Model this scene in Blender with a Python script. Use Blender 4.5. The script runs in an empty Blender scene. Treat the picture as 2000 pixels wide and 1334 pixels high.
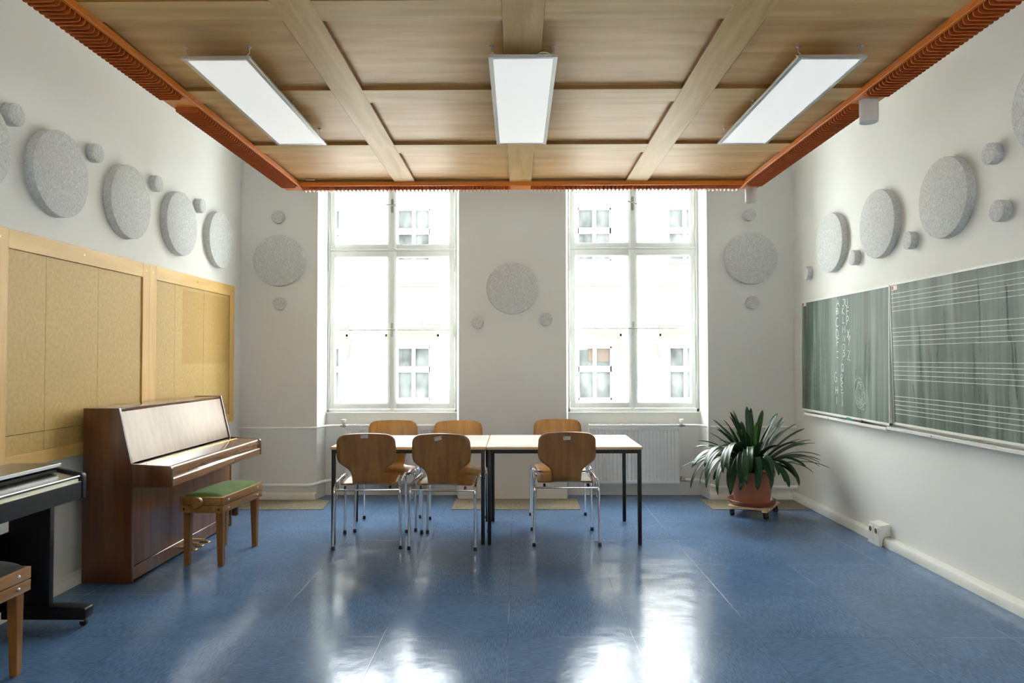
import bpy, bmesh, math, random
from mathutils import Vector, Matrix

SC = bpy.context.scene
COL = SC.collection
R = math.radians
random.seed(7)

# ---------------------------------------------------------------- mesh helpers
def fil(pts, r, n=6):
    """polyline with rounded corners"""
    P = [Vector(p) for p in pts]
    out = [P[0]]
    for i in range(1, len(P) - 1):
        a, b, c = P[i - 1], P[i], P[i + 1]
        d1, d2 = (a - b), (c - b)
        k = min(r, d1.length * .49, d2.length * .49)
        s, e = b + d1.normalized() * k, b + d2.normalized() * k
        for j in range(n + 1):
            t = j / n
            out.append((1 - t) ** 2 * s + 2 * t * (1 - t) * b + t * t * e)
    out.append(P[-1])
    return out

def catmull(pts, n=10):
    P = [Vector(p) for p in pts]
    P = [2 * P[0] - P[1]] + P + [2 * P[-1] - P[-2]]
    out = []
    for i in range(1, len(P) - 2):
        a, b, c, d = P[i - 1:i + 3]
        for j in range(n):
            t = j / n
            out.append(.5 * ((2 * b) + (c - a) * t + (2 * a - 5 * b + 4 * c - d) * t * t + (3 * b - a - 3 * c + d) * t ** 3))
    out.append(P[-2])
    return out

class MB:
    def __init__(s):
        s.bm = bmesh.new()

    def _take(s, b):
        me = bpy.data.meshes.new('tmp')
        b.to_mesh(me); b.free()
        s.bm.from_mesh(me)
        bpy.data.meshes.remove(me)
        return s

    def box(s, x0, x1, y0, y1, z0, z1, bev=0, seg=2):
        b = bmesh.new()
        bmesh.ops.create_cube(b, size=1)
        bmesh.ops.scale(b, vec=(abs(x1 - x0), abs(y1 - y0), abs(z1 - z0)), verts=b.verts)
        bmesh.ops.translate(b, vec=((x0 + x1) / 2, (y0 + y1) / 2, (z0 + z1) / 2), verts=b.verts)
        if bev:
            bmesh.ops.bevel(b, geom=b.edges[:], offset=bev, segments=seg, affect='EDGES', profile=.5)
        return s._take(b)

    def prism(s, poly, axis, a, c, bev=0, seg=2):
        b = bmesh.new()
        def p3(u, v, w):
            return {'x': (w, u, v), 'y': (u, w, v), 'z': (u, v, w)}[axis]
        v0 = [b.verts.new(p3(u, v, a)) for u, v in poly]
        v1 = [b.verts.new(p3(u, v, c)) for u, v in poly]
        n = len(poly)
        b.faces.new(v0); b.faces.new(v1[::-1])
        for i in range(n):
            b.faces.new((v0[i], v1[i], v1[(i + 1) % n], v0[(i + 1) % n]))
        bmesh.ops.recalc_face_normals(b, faces=b.faces[:])
        if bev:
            bmesh.ops.bevel(b, geom=b.edges[:], offset=bev, segments=seg, affect='EDGES', profile=.5)
        return s._take(b)

    def tube(s, pts, r, seg=12, closed=False, radii=None):
        b = bmesh.new()
        P = [Vector(p) for p in pts]
        Q = [P[0]]
        for p in P[1:]:
            if (p - Q[-1]).length > 1e-6: Q.append(p)
        P = Q
        n = len(P)
        t0 = (P[1] - P[0]).normalized()
        up = Vector((0, 0, 1)) if abs(t0.z) < .9 else Vector((1, 0, 0))
        nrm = (up - t0 * up.dot(t0)).normalized()
        rings = []
        for i in range(n):
            if closed: t = (P[(i + 1) % n] - P[i - 1]).normalized()
            elif i == 0: t = t0
            elif i == n - 1: t = (P[-1] - P[-2]).normalized()
            else: t = ((P[i + 1] - P[i]).normalized() + (P[i] - P[i - 1]).normalized()).normalized()
            nrm = (nrm - t * nrm.dot(t)).normalized()
            bi = t.cross(nrm)
            rr = radii[i] if radii else r
            rings.append([b.verts.new(P[i] + (nrm * math.cos(2 * math.pi * k / seg) + bi * math.sin(2 * math.pi * k / seg)) * rr) for k in range(seg)])
        m = n if closed else n - 1
        for i in range(m):
            A, B = rings[i], rings[(i + 1) % n]
            for k in range(seg):
                b.faces.new((A[k], A[(k + 1) % seg], B[(k + 1) % seg], B[k]))
        if not closed:
            b.faces.new(rings[0][::-1]); b.faces.new(rings[-1])
        bmesh.ops.recalc_face_normals(b, faces=b.faces[:])
        return s._take(b)

    def cyl(s, p0, p1, r0, r1=None, seg=32, bev=0):
        r1 = r0 if r1 is None else r1
        p0, p1 = Vector(p0), Vector(p1)
        h = (p1 - p0).length
        if bev:
            prof = [(0, 0), (r0 - bev, 0), (r0 - bev * .3, bev * .3), (r0, bev), (r1, h - bev), (r1 - bev * .3, h - bev * .3), (r1 - bev, h), (0, h)]
        else:
            prof = [(0, 0), (r0, 0), (r1, h), (0, h)]
        q = Vector((0, 0, 1)).rotation_difference((p1 - p0).normalized())
        return s.lathe(prof, p0, seg, q)

    def lathe(s, prof, c=(0, 0, 0), seg=48, q=None):
        b = bmesh.new()
        c = Vector(c)
        rings = []
        for r, z in prof:
            if r < 1e-6:
                rings.append([b.verts.new((0, 0, z))])
            else:
                rings.append([b.verts.new((r * math.cos(2 * math.pi * k / seg), r * math.sin(2 * math.pi * k / seg), z)) for k in range(seg)])
        for A, B in zip(rings, rings[1:]):
            for k in range(seg):
                k2 = (k + 1) % seg
                if len(A) == 1 and len(B) == 1: continue
                if len(A) == 1: b.faces.new((A[0], B[k], B[k2]))
                elif len(B) == 1: b.faces.new((A[k], B[0], A[k2]))
                else: b.faces.new((A[k], B[k], B[k2], A[k2]))
        bmesh.ops.recalc_face_normals(b, faces=b.faces[:])
        for v in b.verts:
            v.co = (q @ v.co if q else v.co) + c
        return s._take(b)

    def grid(s, rows):
        vs = [[s.bm.verts.new(p) for p in r] for r in rows]
        for A, B in zip(vs, vs[1:]):
            for k in range(len(A) - 1):
                s.bm.faces.new((A[k], A[k + 1], B[k + 1], B[k]))
        return s

    def build(s, name, mat, parent=None, angle=35):
        root = parent
        while root is not None and root.parent is not None:
            root = root.parent
        me = bpy.data.meshes.new(name)
        if root is not None:
            bmesh.ops.translate(s.bm, vec=-Vector(root.location), verts=s.bm.verts)
        s.bm.to_mesh(me); s.bm.free()
        me.polygons.foreach_set('use_smooth', [True] * len(me.polygons))
        me.set_sharp_from_angle(angle=R(angle))
        if mat: me.materials.append(mat)
        o = bpy.data.objects.new(name, me)
        COL.objects.link(o)
        if parent is not None: o.parent = parent
        return o

def tag(o, label=None, cat=None, group=None, kind=None):
    if label: o['label'] = label
    if cat: o['category'] = cat
    if group: o['group'] = group
    if kind: o['kind'] = kind
    return o

def thing(name, loc, label, cat, group=None, kind=None):
    o = bpy.data.objects.new(name, None)
    COL.objects.link(o)
    o.location = loc
    o.empty_display_size = .1
    return tag(o, label, cat, group, kind)

def copy_tree(o, parent=None):
    c = o.copy(); COL.objects.link(c)
    if parent is not None: c.parent = parent
    for ch in list(o.children):
        copy_tree(ch, c)
    return c

# ---------------------------------------------------------------- materials
def new_mat(name):
    m = bpy.data.materials.new(name); m.use_nodes = True
    nt = m.node_tree
    return m, nt, nt.nodes['Principled BSDF']

def mat(name, col, rough=.5, metal=0, spec=.5, coat=0, coat_rough=.1, noise=None, bump=None, sheen=0):
    """noise=(scale, amount[, vec]); bump=(scale, strength[, vec])"""
    m, nt, p = new_mat(name)
    N, L = nt.nodes, nt.links
    p.inputs['Base Color'].default_value = (*col, 1)
    p.inputs['Roughness'].default_value = rough
    p.inputs['Metallic'].default_value = metal
    p.inputs['Specular IOR Level'].default_value = spec
    p.inputs['Coat Weight'].default_value = coat
    p.inputs['Coat Roughness'].default_value = coat_rough
    p.inputs['Sheen Weight'].default_value = sheen
    tc = N.new('ShaderNodeTexCoord')
    def nz(scale, vec, detail=4):
        mp = N.new('ShaderNodeMapping'); L.new(tc.outputs['Object'], mp.inputs['Vector'])
        mp.inputs['Scale'].default_value = vec
        n = N.new('ShaderNodeTexNoise'); n.inputs['Scale'].default_value = scale; n.inputs['Detail'].default_value = detail
        L.new(mp.outputs['Vector'], n.inputs['Vector'])
        return n
    if noise:
        n = nz(noise[0], noise[2] if len(noise) > 2 else (1, 1, 1))
        r = N.new('ShaderNodeMapRange')
        L.new(n.outputs['Fac'], r.inputs['Value'])
        r.inputs['From Min'].default_value = .3; r.inputs['From Max'].default_value = .7
        r.inputs['To Min'].default_value = 1 - noise[1]; r.inputs['To Max'].default_value = 1 + noise[1]
        h = N.new('ShaderNodeVectorMath'); h.operation = 'SCALE'
        h.inputs[0].default_value = col
        L.new(r.outputs['Result'], h.inputs['Scale'])
        L.new(h.outputs['Vector'], p.inputs['Base Color'])
    if bump:
        n = nz(bump[0], bump[2] if len(bump) > 2 else (1, 1, 1))
        b = N.new('ShaderNodeBump'); b.inputs['Strength'].default_value = bump[1]; b.inputs['Distance'].default_value = .002
        L.new(n.outputs['Fac'], b.inputs['Height'])
        L.new(b.outputs['Normal'], p.inputs['Normal'])
    return m

def wood(name, c1, c2, vec, rough=.4, coat=0, coat_rough=.1, spec=.5, fine=.12, big=5.0, bump=.0):
    """grain: noise stretched by vec (small number = long axis)"""
    m, nt, p = new_mat(name)
    N, L = nt.nodes, nt.links
    tc = N.new('ShaderNodeTexCoord')
    info = N.new('ShaderNodeObjectInfo')
    add = N.new('ShaderNodeVectorMath'); add.operation = 'ADD'
    sc = N.new('ShaderNodeVectorMath'); sc.operation = 'SCALE'; sc.inputs[0].default_value = (7.3, 3.1, 5.7)
    L.new(info.outputs['Random'], sc.inputs['Scale'])
    L.new(tc.outputs['Object'], add.inputs[0]); L.new(sc.outputs['Vector'], add.inputs[1])
    mp = N.new('ShaderNodeMapping'); mp.inputs['Scale'].default_value = vec
    L.new(add.outputs['Vector'], mp.inputs['Vector'])
    n1 = N.new('ShaderNodeTexNoise'); n1.inputs['Scale'].default_value = big; n1.inputs['Detail'].default_value = 5; n1.inputs['Distortion'].default_value = .6
    n2 = N.new('ShaderNodeTexNoise'); n2.inputs['Scale'].default_value = big * 14; n2.inputs['Detail'].default_value = 3
    L.new(mp.outputs['Vector'], n1.inputs['Vector']); L.new(mp.outputs['Vector'], n2.inputs['Vector'])
    mixn = N.new('ShaderNodeMath'); mixn.operation = 'MULTIPLY_ADD'
    L.new(n2.outputs['Fac'], mixn.inputs[0]); mixn.inputs[1].default_value = fine * 3; L.new(n1.outputs['Fac'], mixn.inputs[2])
    ramp = N.new('ShaderNodeValToRGB')
    ramp.color_ramp.elements[0].position = .38 + fine * 1.2; ramp.color_ramp.elements[0].color = (*c1, 1)
    ramp.color_ramp.elements[1].position = .66 + fine * 1.6; ramp.color_ramp.elements[1].color = (*c2, 1)
    L.new(mixn.outputs['Value'], ramp.inputs['Fac'])
    L.new(ramp.outputs['Color'], p.inputs['Base Color'])
    p.inputs['Roughness'].default_value = rough
    p.inputs['Specular IOR Level'].default_value = spec
    p.inputs['Coat Weight'].default_value = coat
    p.inputs['Coat Roughness'].default_value = coat_rough
    if bump:
        b = N.new('ShaderNodeBump'); b.inputs['Strength'].default_value = bump; b.inputs['Distance'].default_value = .001
        L.new(n2.outputs['Fac'], b.inputs['Height']); L.new(b.outputs['Normal'], p.inputs['Normal'])
    return m

def felt_mat(name, lo, hi):
    m, nt, p = new_mat(name)
    N, L = nt.nodes, nt.links
    tc = N.new('ShaderNodeTexCoord')
    n = N.new('ShaderNodeTexNoise'); n.inputs['Scale'].default_value = 85; n.inputs['Detail'].default_value = 6; n.inputs['Roughness'].default_value = .7
    n.inputs['Distortion'].default_value = 1.2
    L.new(tc.outputs['Object'], n.inputs['Vector'])
    ramp = N.new('ShaderNodeValToRGB')
    ramp.color_ramp.elements[0].position = .36; ramp.color_ramp.elements[0].color = (*lo, 1)
    ramp.color_ramp.elements[1].position = .62; ramp.color_ramp.elements[1].color = (*hi, 1)
    L.new(n.outputs['Fac'], ramp.inputs['Fac']); L.new(ramp.outputs['Color'], p.inputs['Base Color'])
    p.inputs['Roughness'].default_value = .95; p.inputs['Specular IOR Level'].default_value = .15
    b = N.new('ShaderNodeBump'); b.inputs['Strength'].default_value = .35; b.inputs['Distance'].default_value = .002
    L.new(n.outputs['Fac'], b.inputs['Height']); L.new(b.outputs['Normal'], p.inputs['Normal'])
    return m

def floor_mat():
    m, nt, p = new_mat('blue_linoleum')
    N, L = nt.nodes, nt.links
    tc = N.new('ShaderNodeTexCoord')
    def noise(scale, vec, detail=4, rot=0):
        mp = N.new('ShaderNodeMapping'); L.new(tc.outputs['Object'], mp.inputs['Vector'])
        mp.inputs['Scale'].default_value = vec; mp.inputs['Rotation'].default_value = (0, 0, rot)
        n = N.new('ShaderNodeTexNoise'); n.inputs['Scale'].default_value = scale; n.inputs['Detail'].default_value = detail
        L.new(mp.outputs['Vector'], n.inputs['Vector'])
        return n.outputs['Fac']
    def math_(op, a, b=None, c=None):
        n = N.new('ShaderNodeMath'); n.operation = op
        for i, v in enumerate((a, b, c)):
            if v is None: continue
            if isinstance(v, (int, float)): n.inputs[i].default_value = v
            else: L.new(v, n.inputs[i])
        return n.outputs[0]
    def rng(v, a, b, c, d):
        n = N.new('ShaderNodeMapRange'); L.new(v, n.inputs['Value'])
        for k, x in zip(('From Min', 'From Max', 'To Min', 'To Max'), (a, b, c, d)): n.inputs[k].default_value = x
        return n.outputs['Result']
    # chequered grain: tiles alternate the direction of their marbling
    sep = N.new('ShaderNodeSeparateXYZ'); L.new(tc.outputs['Object'], sep.inputs[0])
    tx = math_('DIVIDE', math_('ADD', sep.outputs['X'], .05 + 6.1), .61)
    ty = math_('DIVIDE', math_('ADD', sep.outputs['Y'], 2.16 + 9.15), .61)
    fx, fy = math_('FRACT', tx), math_('FRACT', ty)
    chk = math_('MODULO', math_('ADD', math_('FLOOR', tx), math_('FLOOR', ty)), 2)
    ga = noise(9, (2, 22, 1), 5); gb = noise(9, (22, 2, 1), 5)
    g = N.new('ShaderNodeMix'); L.new(chk, g.inputs['Factor']); L.new(ga, g.inputs['A']); L.new(gb, g.inputs['B'])
    grain = g.outputs['Result']
    blot = noise(2.2, (1, 1, 1), 5)
    fleck = noise(38, (1, 4, 1), 2, .5)
    v = math_('ADD', rng(grain, .3, .7, .68, 1.32), rng(blot, .3, .7, -.12, .12))
    v = math_('ADD', v, rng(fleck, .30, .36, -.3, 0))
    # seams
    ex = math_('MULTIPLY', math_('MINIMUM', fx, math_('SUBTRACT', 1, fx)), .61)
    ey = math_('MULTIPLY', math_('MINIMUM', fy, math_('SUBTRACT', 1, fy)), .61)
    seam = math_('MAXIMUM', rng(ex, .0012, .0026, 1, 0), rng(ey, .0012, .0026, 1, 0))
    scuff = rng(noise(1.1, (1, 1, 1), 2), .52, .60, 0, 1)
    col = N.new('ShaderNodeMix'); col.data_type = 'RGBA'
    base = N.new('ShaderNodeVectorMath'); base.operation = 'SCALE'; base.inputs[0].default_value = FLOOR_COL
    L.new(v, base.inputs['Scale'])
    sc = N.new('ShaderNodeMix'); sc.data_type = 'RGBA'
    sc.inputs['A'].default_value = (.03, .05, .08, 1); sc.inputs['B'].default_value = (.42, .46, .48, 1)
    L.new(scuff, sc.inputs['Factor'])
    L.new(math_('MULTIPLY', seam, .45), col.inputs['Factor']); L.new(base.outputs['Vector'], col.inputs['A']); L.new(sc.outputs['Result'], col.inputs['B'])
    L.new(col.outputs['Result'], p.inputs['Base Color'])
    L.new(rng(noise(3.0, (1, 1, 1), 6), .3, .7, FLOOR_R0, FLOOR_R1), p.inputs['Roughness'])
    p.inputs['Specular IOR Level'].default_value = .16
    h = math_('ADD', math_('MULTIPLY', noise(5.0, (1, 1, 1), 3), .7), math_('MULTIPLY', seam, -.06))
    b = N.new('ShaderNodeBump'); b.inputs['Strength'].default_value = .32; b.inputs['Distance'].default_value = .012
    L.new(h, b.inputs['Height'])
    b2 = N.new('ShaderNodeBump'); b2.inputs['Strength'].default_value = .10; b2.inputs['Distance'].default_value = .001
    L.new(noise(160, (1, 1, 1), 3), b2.inputs['Height']); L.new(b.outputs['Normal'], b2.inputs['Normal'])
    L.new(b2.outputs['Normal'], p.inputs['Normal'])
    return m

def board_mat():
    m, nt, p = new_mat('green_chalkboard')
    N, L = nt.nodes, nt.links
    tc = N.new('ShaderNodeTexCoord')
    def noise(scale, vec, detail=4, dist=0):
        mp = N.new('ShaderNodeMapping'); L.new(tc.outputs['Object'], mp.inputs['Vector']); mp.inputs['Scale'].default_value = vec
        n = N.new('ShaderNodeTexNoise'); n.inputs['Scale'].default_value = scale; n.inputs['Detail'].default_value = detail; n.inputs['Distortion'].default_value = dist
        L.new(mp.outputs['Vector'], n.inputs['Vector']); return n.outputs['Fac']
    def rng(v, a, b, c, d):
        n = N.new('ShaderNodeMapRange'); L.new(v, n.inputs['Value'])
        for k, x in zip(('From Min', 'From Max', 'To Min', 'To Max'), (a, b, c, d)): n.inputs[k].default_value = x
        return n.outputs['Result']
    def mul(a, b):
        n = N.new('ShaderNodeMath'); n.operation = 'MULTIPLY'
        L.new(a, n.inputs[0]); L.new(b, n.inputs[1]); return n.outputs[0]
    def add(a, b):
        n = N.new('ShaderNodeMath'); n.operation = 'ADD'; n.use_clamp = True
        L.new(a, n.inputs[0]); L.new(b, n.inputs[1]); return n.outputs[0]
    wipe = rng(noise(5, (1, 2.6, .14), 4, .4), .42, .72, 0, .8)       # vertical wipe marks
    cloud = rng(noise(2.4, (1, 1, .8), 5, 1.5), .42, .72, 0, .5)
    swipe = rng(noise(22, (1, 1, .25), 3, 2.0), .55, .75, 0, .3)
    f = add(mul(wipe, rng(noise(1.3, (1, 1, 1), 2), .3, .7, .5, 1.2)), mul(cloud, swipe))
    mix = N.new('ShaderNodeMix'); mix.data_type = 'RGBA'
    mix.inputs['A'].default_value = (.046, .071, .046, 1); mix.inputs['B'].default_value = (.27, .33, .275, 1)
    L.new(f, mix.inputs['Factor']); L.new(mix.outputs['Result'], p.inputs['Base Color'])
    p.inputs['Roughness'].default_value = .5; p.inputs['Specular IOR Level'].default_value = .45
    return m

def glass_mat():
    m = bpy.data.materials.new('window_glass'); m.use_nodes = True
    nt = m.node_tree; N, L = nt.nodes, nt.links
    for n in list(N): N.remove(n)
    out = N.new('ShaderNodeOutputMaterial'); mix = N.new('ShaderNodeMixShader')
    tr = N.new('ShaderNodeBsdfTransparent'); gl = N.new('ShaderNodeBsdfGlossy'); fr = N.new('ShaderNodeFresnel')
    tr.inputs['Color'].default_value = (.96, .98, .97, 1); gl.inputs['Roughness'].default_value = .02; fr.inputs['IOR'].default_value = 1.45
    ge = N.new('ShaderNodeNewGeometry')               # only the outer skin of the pane reflects
    mm = N.new('ShaderNodeMath'); mm.operation = 'SUBTRACT'; mm.use_clamp = True
    L.new(fr.outputs[0], mm.inputs[0]); L.new(ge.outputs['Backfacing'], mm.inputs[1])
    L.new(mm.outputs[0], mix.inputs[0]); L.new(tr.outputs[0], mix.inputs[1]); L.new(gl.outputs[0], mix.inputs[2]); L.new(mix.outputs[0], out.inputs[0])
    return m

def chalk_mat(name, col, alpha):
    m, nt, p = new_mat(name)
    p.inputs['Base Color'].default_value = (*col, 1); p.inputs['Roughness'].default_value = .95
    N, L = nt.nodes, nt.links
    tc = N.new('ShaderNodeTexCoord'); n = N.new('ShaderNodeTexNoise'); n.inputs['Scale'].default_value = 220
    L.new(tc.outputs['Object'], n.inputs['Vector'])
    r = N.new('ShaderNodeMapRange'); L.new(n.outputs['Fac'], r.inputs['Value'])
    for k, x in zip(('From Min', 'From Max', 'To Min', 'To Max'), (.35, .6, alpha * .4, alpha)): r.inputs[k].default_value = x
    L.new(r.outputs['Result'], p.inputs['Alpha'])
    return m

FLOOR_COL = (.090, .158, .275); FLOOR_R0, FLOOR_R1 = .13, .22
M = {}
M['wall'] = mat('white_plaster', (.72, .71, .665), .85, spec=.2, bump=(60, .12), noise=(1.6, .015))
M['ceiling'] = mat('white_ceiling', (.80, .80, .78), .9, spec=.2)
M['paint'] = mat('white_gloss_paint', (.82, .82, .79), .35, noise=(6, .02))
M['base'] = mat('cream_baseboard_paint', (.76, .75, .68), .4, noise=(9, .03))
M['floor'] = floor_mat()
M['frame'] = mat('window_frame_paint', (.80, .825, .79), .35)
M['glass'] = glass_mat()
M['nickel'] = mat('brushed_nickel', (.45, .44, .40), .3, 1)
M['chrome'] = mat('chrome', (.80, .80, .80), .08, 1)
M['zinc'] = mat('zinc_plated_steel', (.55, .55, .55), .35, 1)
M['brass'] = mat('brass', (.78, .53, .17), .25, 1)
M['raft_board'] = wood('oak_veneer_panel', (.64, .35, .118), (.80, .50, .21), (.5, 5, 5), .38, spec=.35, fine=.10, big=3)
M['raft_beam'] = wood('beech_beam', (.64, .39, .14), (.79, .53, .23), (6, .5, 6), .4, spec=.35, fine=.08, big=3)
M['raft_cross'] = wood('beech_cross_beam', (.64, .39, .14), (.79, .53, .23), (.5, 6, 6), .4, spec=.35, fine=.08, big=3)
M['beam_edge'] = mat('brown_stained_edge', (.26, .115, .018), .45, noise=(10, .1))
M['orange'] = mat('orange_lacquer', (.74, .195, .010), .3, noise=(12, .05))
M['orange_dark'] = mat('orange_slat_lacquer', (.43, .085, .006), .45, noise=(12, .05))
M['felt'] = felt_mat('grey_felt', (.43, .43, .415), (.68, .68, .655))
M['alu'] = mat('brushed_aluminium', (.62, .64, .65), .35, .85)
M['diff'] = mat('opal_diffuser', (.88, .89, .88), .45)
p_ = M['diff'].node_tree.nodes['Principled BSDF']
p_.inputs['Emission Color'].default_value = (1, 1, .97, 1); p_.inputs['Emission Strength'].default_value = .33
M['lampwhite'] = mat('grey_white_lamp_lacquer', (.62, .60, .56), .5)
M['lens'] = mat('frosted_lens', (.50, .56, .60), .25)
M['hardboard'] = mat('ochre_hardboard', (.51, .335, .105), .45, spec=.3, noise=(45, .10), bump=(180, .15))
M['hardboard_faded'] = mat('unfaded_hardboard', (.46, .285, .075), .45, spec=.3, noise=(45, .08))
M['beech'] = wood('beech_frame', (.60, .36, .095), (.74, .475, .15), (4, .35, 4), .42, fine=.10, big=3)
M['beech_v'] = wood('beech_stile', (.59, .345, .095), (.72, .45, .145), (4, 4, .35), .42, fine=.10, big=3)
M['dark_gap'] = mat('dark_gap', (.05, .03, .015), .8)
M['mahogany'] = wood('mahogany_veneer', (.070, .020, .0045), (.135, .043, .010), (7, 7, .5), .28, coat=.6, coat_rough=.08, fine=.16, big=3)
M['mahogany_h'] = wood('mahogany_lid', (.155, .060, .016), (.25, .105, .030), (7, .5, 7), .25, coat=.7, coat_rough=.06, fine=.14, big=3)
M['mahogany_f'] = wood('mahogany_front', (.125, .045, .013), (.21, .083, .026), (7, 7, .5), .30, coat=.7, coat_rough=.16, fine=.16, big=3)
M['ivory'] = mat('ivory_strip', (.80, .76, .62), .35)
M['black_lac'] = mat('black_brown_laminate', (.010, .0095, .011), .42, spec=.3, noise=(40, .35, (1, .3, 6)))
M['black_in'] = mat('black_laminate', (.005, .005, .005), .5, spec=.2)
M['cover_brown'] = mat('dark_gloss_cover', (.030, .021, .012), .24, coat=.4, coat_rough=.12)
M['oak'] = wood('oak_bench_wood', (.22, .095, .020), (.34, .16, .042), (7, .6, 7), .38, coat=.2, coat_rough=.15, fine=.15, big=4)
M['oak_leg'] = wood('oak_bench_leg', (.18, .072, .014), (.27, .115, .028), (8, 8, .6), .38, coat=.2, coat_rough=.15, fine=.15, big=4)
M['green'] = mat('green_velvet', (.060, .110, .008), .85, spec=.2, sheen=.12, noise=(9, .25), bump=(300, .2))
M['blackv'] = mat('black_velvet', (.012, .012, .013), .9, spec=.2, sheen=.08, noise=(20, .3), bump=(300, .2))
M['laminate'] = mat('cream_white_laminate', (.85, .85, .78), .22, noise=(5, .015))
M['edge'] = wood('table_edge_wood', (.55, .36, .17), (.68, .47, .25), (.6, 8, 8), .45, big=5)
M['black_steel'] = mat('black_powder_coated_steel', (.011, .011, .011), .45, spec=.3)
M['ply_front'] = wood('honey_plywood_face', (.40, .175, .028), (.56, .275, .058), (6, .9, .9), .32, coat=.4, coat_rough=.14, fine=.12, big=3.4)  # brighter honey veneer; bounce light from the tabletops put into its colour
M['ply_back'] = wood('beech_plywood_shell', (.215, .088, .020), (.34, .150, .040), (6, .9, .9), .32, coat=.4, coat_rough=.14, fine=.12, big=3.4)
M['rubber'] = mat('black_rubber', (.012, .012, .012), .6)
M['sticker'] = mat('white_paper_sticker', (.62, .60, .55), .6)
M['red'] = mat('red_print', (.55, .06, .03), .6)
M['greyprint'] = mat('grey_print', (.28, .28, .28), .6)
M['carpet'] = mat('beige_carpet', (.25, .215, .155), .95, spec=.1, noise=(130, .45), bump=(240, .9))
M['board'] = board_mat()
M['boardframe'] = mat('cream_board_frame', (.72, .72, .66), .4)
M['chalk'] = mat('white_chalk', (.74, .78, .73), .95, spec=.1, noise=(160, .2))
M['chalk_soft'] = mat('smeared_chalk', (.33, .385, .33), .95, spec=.1, noise=(90, .25))
M['chalk_faint'] = mat('faint_chalk_wipe', (.125, .160, .125), .95, spec=.1, noise=(60, .3))
M['staff'] = mat('white_staff_paint', (.56, .60, .52), .6)
M['teal'] = mat('teal_sponge', (.06, .20, .17), .9, noise=(60, .3), bump=(90, .8))
M['terracotta'] = mat('terracotta_plastic', (.36, .12, .06), .45, noise=(14, .06))
M['terracotta_d'] = mat('brown_plastic_saucer', (.27, .085, .045), .35)
M['soil'] = mat('dark_soil', (.035, .024, .015), .95, noise=(60, .5), bump=(60, 1))
M['pine'] = wood('pine_slat', (.60, .40, .22), (.74, .54, .33), (.8, 8, 8), .5, big=4)
M['socket'] = mat('white_socket_plastic', (.76, .75, .69), .35)
M['socket_in'] = mat('brown_socket_insert', (.13, .085, .04), .4)
M['facade'] = mat('cream_stucco', (.36, .335, .29), .9, spec=.1, noise=(3, .03))
M['facade_trim'] = mat('weathered_brown_stone', (.10, .08, .058), .9, spec=0)  # trim colour darkened to stand in for shading under the ledges
M['facade_glass'] = mat('street_window_glass', (.054, .058, .055), .4, spec=0, noise=(2.2, .5, (1, 1, .6)))
M['facade_blind'] = mat('pale_roller_blind', (.058, .046, .038), .8, spec=0)
M['asphalt'] = mat('grey_paving', (.35, .34, .33), .9)

def leaf_mat():
    m, nt, p = new_mat('glossy_leaf')
    N, L = nt.nodes, nt.links
    tc = N.new('ShaderNodeTexCoord')
    n = N.new('ShaderNodeTexNoise'); n.inputs['Scale'].default_value = 3.5; n.inputs['Detail'].default_value = 3
    L.new(tc.outputs['Object'], n.inputs['Vector'])
    at = N.new('ShaderNodeAttribute'); at.attribute_name = 'tone'
    mx = N.new('ShaderNodeMath'); mx.operation = 'MULTIPLY_ADD'; mx.inputs[1].default_value = .25
    L.new(n.outputs['Fac'], mx.inputs[0]); L.new(at.outputs['Fac'], mx.inputs[2])
    r = N.new('ShaderNodeValToRGB')
    r.color_ramp.elements[0].position = .12; r.color_ramp.elements[0].color = (.010, .032, .012, 1)
    r.color_ramp.elements[1].position = .95; r.color_ramp.elements[1].color = (.075, .20, .018, 1)
    e = r.color_ramp.elements.new(.5); e.color = (.016, .055, .016, 1)
    L.new(mx.outputs[0], r.inputs['Fac']); L.new(r.outputs['Color'], p.inputs['Base Color'])
    p.inputs['Roughness'].default_value = .36; p.inputs['Specular IOR Level'].default_value = .32
    return m
M['leaf'] = leaf_mat()

# ---------------------------------------------------------------- room
XL, XR, YB, H = -2.702, 2.683, -8.6, 3.8     # left wall, right wall, rear wall, ceiling

o = MB().box(XL - .2, XR + .2, YB - .2, .56, -.12, 0).build('floor', M['floor']); tag(o, kind='structure')
o = MB().box(XL - .2, XR + .2, YB - .2, .56, H, H + .2).build('ceiling', M['ceiling']); tag(o, kind='structure')
o = MB().box(XL - .2, XL, YB - .2, .56, 0, H).build('wall_left', M['wall']); tag(o, kind='structure')
o = MB().box(XR, XR + .2, YB - .2, .56, 0, H).build('wall_right', M['wall']); tag(o, kind='structure')
REAR_FILL = [(-1.65, -.9), (.9, 1.65)]                      # two small windows added behind the camera for fill light
RZ0, RZ1 = 1.5, 2.5
b = MB()
xs_ = [XL, REAR_FILL[0][0], REAR_FILL[0][1], REAR_FILL[1][0], REAR_FILL[1][1], XR]
for k in (0, 2, 4): b.box(xs_[k], xs_[k + 1], YB - .2, YB, 0, H)
for a, c in REAR_FILL:
    b.box(a, c, YB - .2, YB, 0, RZ0); b.box(a, c, YB - .2, YB, RZ1, H)
o = b.build('wall_rear', M['wall']); tag(o, kind='structure')
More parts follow.
